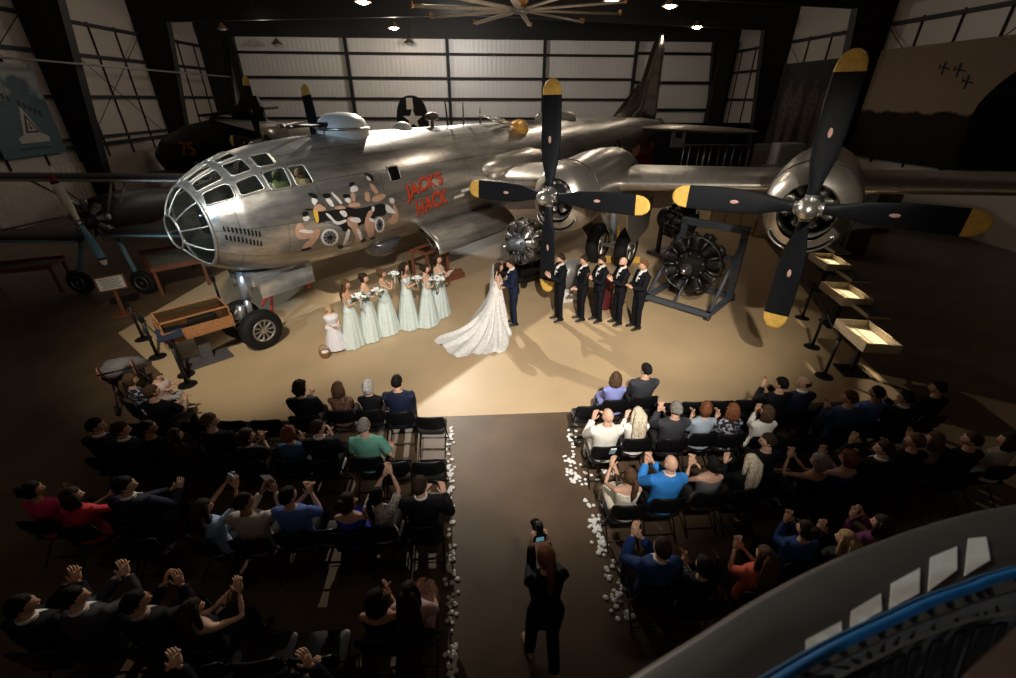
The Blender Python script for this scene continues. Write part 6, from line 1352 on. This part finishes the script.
# folded stroller at the left
o = empty('stroller', (-6.75, 7.45, 0), R(30), 'black stroller with grey blanket beside the floral-top woman', 'stroller')
t = MB()
for sx in (-.25, .25): t.tube([(sx, -.5, .95), (sx, -.3, .75), (sx, .45, .10)], .015, 8); t.tube([(sx, .2, .62), (sx, -.35, .10)], .015, 8)
t.tube([(-.25, -.5, .95), (.25, -.5, .95)], .018, 8); t.build('stroller_frame', BLACK, o)
t = MB(); t.tube([(0, -.2, .85), (0, -.15, .55), (0, .15, .45), (0, .4, .5)], [(.20, .05), (.22, .07), (.22, .07), (.18, .04)], 14); t.build('stroller_seat', DKGREY, o)
t = MB(); t.tube([(-.2, -.25, .80), (-.05, 0, .82), (.1, .25, .70), (.25, .45, .55)], [(.18, .12), (.25, .16), (.24, .14), (.12, .08)], 14); t.v = [(x+.03*sin(y*18), y, z+.03*sin(x*22+y*9)) for x, y, z in t.v]; t.build('blanket', GREYD, o)
t = MB(); t.tube([(-.24+.0*i, -.42-.10*cos(i*pi/12), .80+.26*sin(i*pi/12)) for i in range(13)], .014, 6); t.tube([(.24, -.42-.10*cos(i*pi/12), .80+.26*sin(i*pi/12)) for i in range(13)], .014, 6); t.build('canopy_hoops', mat('hoop_copper', (.35, .14, .08), .4, .5), o)
for sx in (-.27, .27):
    for y in (.45, -.35): t = MB(); t.lathe([(.02, -.02), (.10, -.025), (.10, .025), (.02, .02)], 16, mx=M4.Translation((sx, y, .10)), axis='x'); t.build('stroller_wheel', RUBBER, o, auto=40)
# banner on the left wall
o = empty('wall_banner', (UL+.28, 23.35, 0), 0, 'teal banner with white peak and triangle sign on the left wall', 'banner')
TEAL = bpy.data.materials.new('banner_teal'); nt, N, L, P = nodes(TEAL); tc = N.new('ShaderNodeTexCoord'); nz = N.new('ShaderNodeTexNoise'); nz.inputs['Scale'].default_value = .9; nz.inputs['Detail'].default_value = 6
sx_ = N.new('ShaderNodeSeparateXYZ'); L.new(tc.outputs['Object'], sx_.inputs[0]); L.new(tc.outputs['Object'], nz.inputs['Vector'])
ad = N.new('ShaderNodeMath'); ad.operation = 'MULTIPLY_ADD'; ad.inputs[1].default_value = .16; ad.inputs[2].default_value = -.62; L.new(sx_.outputs['Z'], ad.inputs[0])
a2 = N.new('ShaderNodeMath'); a2.operation = 'ADD'; L.new(ad.outputs[0], a2.inputs[0]); L.new(nz.outputs['Fac'], a2.inputs[1])
cr = N.new('ShaderNodeValToRGB'); cr.color_ramp.elements[0].position = .55; cr.color_ramp.elements[0].color = (.030, .065, .078, 1); cr.color_ramp.elements[1].position = .86; cr.color_ramp.elements[1].color = (.19, .20, .19, 1)
e3 = cr.color_ramp.elements.new(.74); e3.color = (.018, .042, .052, 1); L.new(a2.outputs[0], cr.inputs[0]); L.new(cr.outputs[0], P.inputs['Base Color']); P.inputs['Roughness'].default_value = .6
t = MB(); t.box((0, 0, 4.65), (.04, 3.3, 3.7)); t.build('banner_sheet', TEAL, o, smooth=False)
t = MB(); t.prism([(-.55, 3.35), (.95, 3.35), (1.0, 3.55), (.65, 3.75), (.45, 4.3), (.15, 4.85), (-.05, 4.3), (-.25, 3.7), (-.6, 3.55)], .022, .03, axis='x'); t.build('white_peak', mat('banner_white', (.30, .28, .25), .6), o, smooth=False)
t = MB(); t.prism([(-.1, 3.75), (.62, 3.75), (.22, 4.55)], .032, .036, axis='x'); t.prism([(.04, 3.83), (.50, 3.83), (.23, 4.35)], .037, .039, 1, axis='x'); t.box((.04, .24, 4.02), (.006, .06, .28)); t.box((.04, .26, 3.95), (.006, .2, .05)); t.build('triangle_sign', [mat('banner_black', (.02, .02, .02), .6), mat('banner_white', (1, 1, 1))], o, smooth=False)
t = MB()
for i in range(13):
    if i == 7: t.build('banner_lettering', mat('banner_black', (1, 1, 1)), o, smooth=False); t = MB(); continue
    y = -1.45+i*.21; t.box((.026, y, 5.45-.06*(i-2)-.006*i*i*.4), (.006, .13, .24))
t.build('banner_lettering', mat('banner_black', (1, 1, 1)), o, smooth=False); t = MB()
for i in range(16): t.box((.026, -.7+i*.10, 3.12), (.006, .06, .08))
t.build('banner_lettering', mat('banner_black', (1, 1, 1)), o, smooth=False)
# murals on the right wall
MUR = bpy.data.materials.new('mural_sepia'); nt, N, L, P = nodes(MUR); tc = N.new('ShaderNodeTexCoord'); sx_ = N.new('ShaderNodeSeparateXYZ'); nz = N.new('ShaderNodeTexNoise'); nz.inputs['Scale'].default_value = 1.1; nz.inputs['Detail'].default_value = 6
L.new(tc.outputs['Object'], sx_.inputs[0]); L.new(tc.outputs['Object'], nz.inputs['Vector'])
ad = N.new('ShaderNodeMath'); ad.operation = 'MULTIPLY_ADD'; ad.inputs[1].default_value = .5; L.new(nz.outputs['Fac'], ad.inputs[0]); L.new(sx_.outputs['Z'], ad.inputs[2])
cr = N.new('ShaderNodeValToRGB'); mr = N.new('ShaderNodeMapRange'); mr.inputs[1].default_value = 2.5; mr.inputs[2].default_value = 8; L.new(ad.outputs[0], mr.inputs[0]); L.new(mr.outputs[0], cr.inputs[0])
cr.color_ramp.elements.new(.44); cr.color_ramp.elements.new(.46)
for q, c_ in enumerate(((.012, .009, .007), (.016, .012, .009), (.19, .135, .095), (.15, .105, .072))): cr.color_ramp.elements[q].color = list(c_)+[1]
L.new(cr.outputs[0], P.inputs['Base Color']); P.inputs['Roughness'].default_value = .8; P.inputs['Specular IOR Level'].default_value = .05
o = empty('wall_mural', (UR-.32, 20.2, 0), 0, 'sepia sky wall mural with three small airplanes on the right wall', 'mural')
t = MB(); t.box((0, 0, 5.0), (.05, 10.6, 4.9)); t.build('mural_panel', MUR, o, smooth=False)
for px, py in ((944, 68), (959, 70), (967, 82)):
    p = atu(px, py, UR-.36); y, z = p.y-20.2, p.z; t = MB()
    t.prism([(y-.30, z-.09), (y+.26, z+.04), (y+.27, z+.09), (y-.30, z-.02)], -.035, -.03, axis='x'); t.prism([(y-.05, z-.26), (y+.05, z-.26), (y+.10, z+.26), (y-.03, z+.26)], -.035, -.03, axis='x'); t.prism([(y+.18, z-.05), (y+.25, z-.05), (y+.28, z+.16), (y+.21, z+.16)], -.035, -.03, axis='x'); t.build('painted_airplane', DKGREY, o, smooth=False)
p = atu(1000, 110, UR-.36); t = MB(); t.prism(smooth_poly([(p.y-2.6, 2.6), (p.y+1.0, 2.6), (p.y+.9, 3.6), (p.y+1.1, 5.0), (p.y+.3, 6.1), (p.y-.6, 6.6), (p.y-1.0, 7.4), (p.y-2.0, 7.3), (p.y-2.6, 6.0)][:]), -.035, -.03, axis='x'); t.v = [(x, y-20.2, z) for x, y, z in t.v]; t.build('painted_silhouette', mat('mural_black', (.006, .005, .005), .95, spec=.02), o, smooth=False)
o = empty('wall_mural', (UR-.32, 30.2, 0), 0, 'dark photo mural of standing airmen on the right wall behind the outer propeller', 'mural')
t = MB(); t.box((0, 0, 4.6), (.05, 6.6, 5.4)); t.build('mural_panel', mat('photo_mural_black', (.014, .012, .011), .6, var=.6, scale=1.5), o, smooth=False)
MFIG = mat('photo_mural_figures', (.050, .036, .029), .6, var=.6, scale=5)
for y in (2.0, .9, -.5, -1.7):
    t = MB(); t.prism(smooth_poly([(y-.35, 2.3), (y+.3, 2.3), (y+.38, 4.2), (y+.55, 4.6), (y+.5, 5.6), (y+.16, 5.8), (y+.17, 6.3), (y-.12, 6.35), (y-.15, 5.8), (y-.5, 5.6), (y-.55, 4.5), (y-.36, 4.0)]), -.035, -.03, axis='x'); t.build('printed_airman', MFIG, o, smooth=False)

t = MB(); t.box((15.6, 35.2, 1.85), (10.4, .12, 3.7)); t.box((10.5, 35.4, 1.85), (.2, .6, 3.7)); struct('trim_43', t, BLACK)
# ================================================================== CURVED BALCONY PARAPET IN FRONT OF THE CAMERA
PG = mat('parapet_grey', (.075, .072, .070), .45, .2, var=.08, scale=3); PBLU = mat('rail_blue', (.015, .13, .36), .35); PTRIM = mat('parapet_trim', (.30, .29, .26), .4, .4); BAR = mat('baluster_dark', (.018, .02, .022), .5)
par = empty('balcony_parapet', (0, 0, 0), 0, 'curved grey balcony parapet with blue rail in the lower right foreground', 'parapet')
def curve(pts, n=40):
    out = []
    for i in range(n+1):
        t_ = i/n*(len(pts)-1); k = min(int(t_), len(pts)-2); f_ = t_-k
        p0, p1, p2, p3 = [V(pts[max(0, min(len(pts)-1, k+q))]) for q in (-1, 0, 1, 2)]
        out.append(.5*((2*p1)+(p2-p0)*f_+(2*p0-5*p1+4*p2-p3)*f_*f_+(3*p1-p0-3*p2+p3)*f_**3))
    return out
ZL, ZR = 3.85, 3.96
outer = curve([atz(*q, ZL) for q in ((470, 790), (560, 721), (619, 678), (690, 634), (760, 591), (830, 556), (900, 529), (960, 511), (1016, 500), (1200, 470))])
rail = curve([atz(*q, ZR) for q in ((640, 780), (720, 719), (784, 677), (838, 646), (893, 620), (932, 602), (975, 587), (1016, 573), (1200, 525))])
inner = [V((p.x, p.y, ZL)) for p in rail]
t = MB(); vs = []; k = len(outer)
for a, b in zip(outer, inner):
    m = a.lerp(b, .12); vs += [a+V((0, 0, -1.2)), a+V((0, 0, -.10)), a+V((0, -.008, -.015)), m, a.lerp(b, .5), b, b+V((0, 0, -.02))]
t.add(vs, [(i*7+j, i*7+j+1, i*7+8+j, i*7+7+j) for i in range(k-1) for j in range(6)]); t.build('parapet_shell', PG, par, auto=50)
PALE = mat('parapet_pale', (.86, .90, .88), .5, var=.05, scale=40)  # pale colour for the flat quads on the parapet top
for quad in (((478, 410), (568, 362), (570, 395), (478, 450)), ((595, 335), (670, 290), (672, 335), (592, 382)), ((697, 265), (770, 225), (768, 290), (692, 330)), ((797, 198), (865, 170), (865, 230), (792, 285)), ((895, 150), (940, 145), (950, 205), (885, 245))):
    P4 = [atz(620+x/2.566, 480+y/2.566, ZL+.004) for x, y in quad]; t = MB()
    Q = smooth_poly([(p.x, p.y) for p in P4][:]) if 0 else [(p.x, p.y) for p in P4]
    t.prism(Q, ZL-.01, ZL+.004, axis='z'); t.build('pale_quad', PALE, par, smooth=False)
t = MB(); t.tube(rail, .0125, 10); t.build('handrail', PBLU, par)
t = MB(); t.tube([V((p.x-.004, p.y+.022, ZR-.02)) for p in rail], .006, 8); t.build('rail_shadow_line', mat('shadow_line_blue', (.03, .10, .20), .4), par)  # thin dark tube standing in for the shadow line along the handrail
trimr = curve([atz(*q, 3.62) for q in ((700, 780), (770, 723), (834, 675), (869, 657), (908, 638), (971, 616), (1016, 607), (1200, 560))])
t = MB(); t.tube(trimr, [(.016, .010)]*len(trimr), 8); t.build('trim_rail', PTRIM, par)
wall_ = MB(); vs = []
for a, b in zip(rail, trimr): vs += [V((a.x, a.y, ZL-.02)), V((b.x+.004, b.y+.004, 3.60)), V((b.x+.02, b.y+.02, 2.9))]
wall_.add(vs, [(i*3+j, i*3+j+1, i*3+4+j, i*3+3+j) for i in range(40) for j in range(2)]); wall_.build('inner_lining', mat('lining_grey', (.24, .27, .29), .5, var=.3, scale=10), par, fix=False)
for i in range(1, 40, 2):
    p = trimr[i]; d = (trimr[min(i+1, 40)]-trimr[i-1]).normalized(); n2 = V((d.y, -d.x, 0)); t = MB()
    t.tube([p+n2*.03+V((0, 0, -.02)), p+n2*.16+V((0, 0, -.62))], [(.030, .008)]*2, 8, up=(n2.x, n2.y, 0)); t.build('baluster', BAR, par)
    t = MB(); a = rail[i]; t.tube([V((a.x, a.y, ZR-.01)), V((p.x, p.y, 3.63))], .010, 6); t.build('rail_bracket', BAR, par)
t = MB(); t.prism([(-.2, -3), (3.5, -3), (3.5, .9)]+[(p.x+.0, p.y-.0) for p in rail[::-1] if -.2 < p.x < 3.4], 2.92, 3.0, axis='z'); struct('floor', t, mat('balcony_carpet', (.30, .32, .32), .9, var=.5, scale=60))
P4 = [atz(*q, 4.5) for q in ((945, 700), (985, 655), (1030, 615), (1110, 640), (1080, 760), (960, 760))]
t = MB(); t.prism([(p.x, p.y) for p in P4], 4.44, 4.5, axis='z'); t.box((P4[3].x, P4[3].y-.08, 3.7), (.12, .12, 1.5)); t.build('corner_cap', mat('brown_cap', (.10, .062, .042), .5), par, auto=50)
# ================================================================== LIGHTS, WORLD, CAMERA
WARM = (1, .84, .66)
light('SPOT', 'back_spot', (-2.3, 20.6, 9.1), 6000, (1, .90, .76), .07, (1.0, 8.5, 0), 60, .35)
light('SPOT', 'front_spot', (.9, -1.2, 8.2), 8800, (1, .93, .84), .18, (1.3, 9.2, .8), 52, 1.0)
light('SPOT', 'nose_spot', (-7.5, -1.0, 8.5), 4200, (.55, .79, 1), .16, (-5.9, 11.2, 3.0), 34, .9)
light('SPOT', 'stage_left_fill', (-3.0, 1.5, 9.2), 4300, (1, .90, .74), .2, (-5.6, 10.8, .5), 42, .9)  # unseen spot added to carry the brightness to the left of the floor
light('SPOT', 'stage_right_fill', (3.5, 1.0, 9.2), 3400, (1, .90, .74), .2, (5.6, 10.8, .5), 35, .9)  # same kind of added spot for the right of the floor, no fixture
for p, on in LPOS: light('POINT', 'bay_or_fill', (p.x, p.y, p.z-.35), 250*on*(.25 if p.x > 8 else 1), WARM, .22)
light('POINT', 'bay_or_fill', (-1, 33.5, 8.8), 950, (1, .95, .9), .3)  # wash added for the back wall, has no lamp body
for x, y, e in ((-12, 22, 115), (12, 20, 10), (-13, 34, 130), (-6, 3, 50), (3, 5, 50)): light('POINT', 'bay_or_fill', (x, y, 9.6 if y < 10 else 9.0), e, WARM, .3)  # more points without lamp bodies, filling side walls and seats
light('POINT', 'bay_or_fill', (1.6, 14.0, 6.4), 110, WARM, .15)  # unseen fill added below the fan to brighten its blades
light('POINT', 'cockpit_fill', plane.matrix_basis @ V((-1.75, .2, ZC+1.05)), 22, (1, .95, .75), .05)  # unseen point added inside to brighten what shows through the cockpit glass
light('POINT', 'balcony_fill', (1.3, -.6, 5.6), 12, (.92, .97, 1), .12)  # unseen fill added to brighten the parapet and balcony floor
w = bpy.data.worlds.new('hangar'); scn.world = w; w.use_nodes = True; w.node_tree.nodes['Background'].inputs[0].default_value = (.9, .85, .8, 1); w.node_tree.nodes['Background'].inputs[1].default_value = .02
cd = bpy.data.cameras.new('Camera'); co = bpy.data.objects.new('Camera', cd); COL.objects.link(co); scn.camera = co
cd.sensor_fit = 'HORIZONTAL'; cd.sensor_width = 36; cd.lens = FPX/1016*36; cd.clip_start = .05; cd.clip_end = 200; cd.dof.use_dof = True; cd.dof.focus_distance = 11.0; cd.dof.aperture_fstop = 1.6
f_ = V((sin(YAW)*cos(TH), cos(YAW)*cos(TH), -sin(TH))); r_ = V((cos(YAW), -sin(YAW), 0)); u_ = r_.cross(f_)
r2 = r_*cos(ROLL)-u_*-sin(ROLL)*-1; r2 = r_*cos(ROLL)+u_*sin(ROLL); u2 = u_*cos(ROLL)-r_*sin(ROLL)
mm = M4((r2, u2, -f_)).transposed().to_4x4() if False else M4(((r2.x, u2.x, -f_.x, 0), (r2.y, u2.y, -f_.y, 0), (r2.z, u2.z, -f_.z, CAMZ), (0, 0, 0, 1)))
co.matrix_world = mm
vs_ = scn.view_settings; vs_.view_transform = 'Standard'; vs_.look = 'None'; vs_.exposure = 0; vs_.gamma = 1; vs_.use_curve_mapping = False
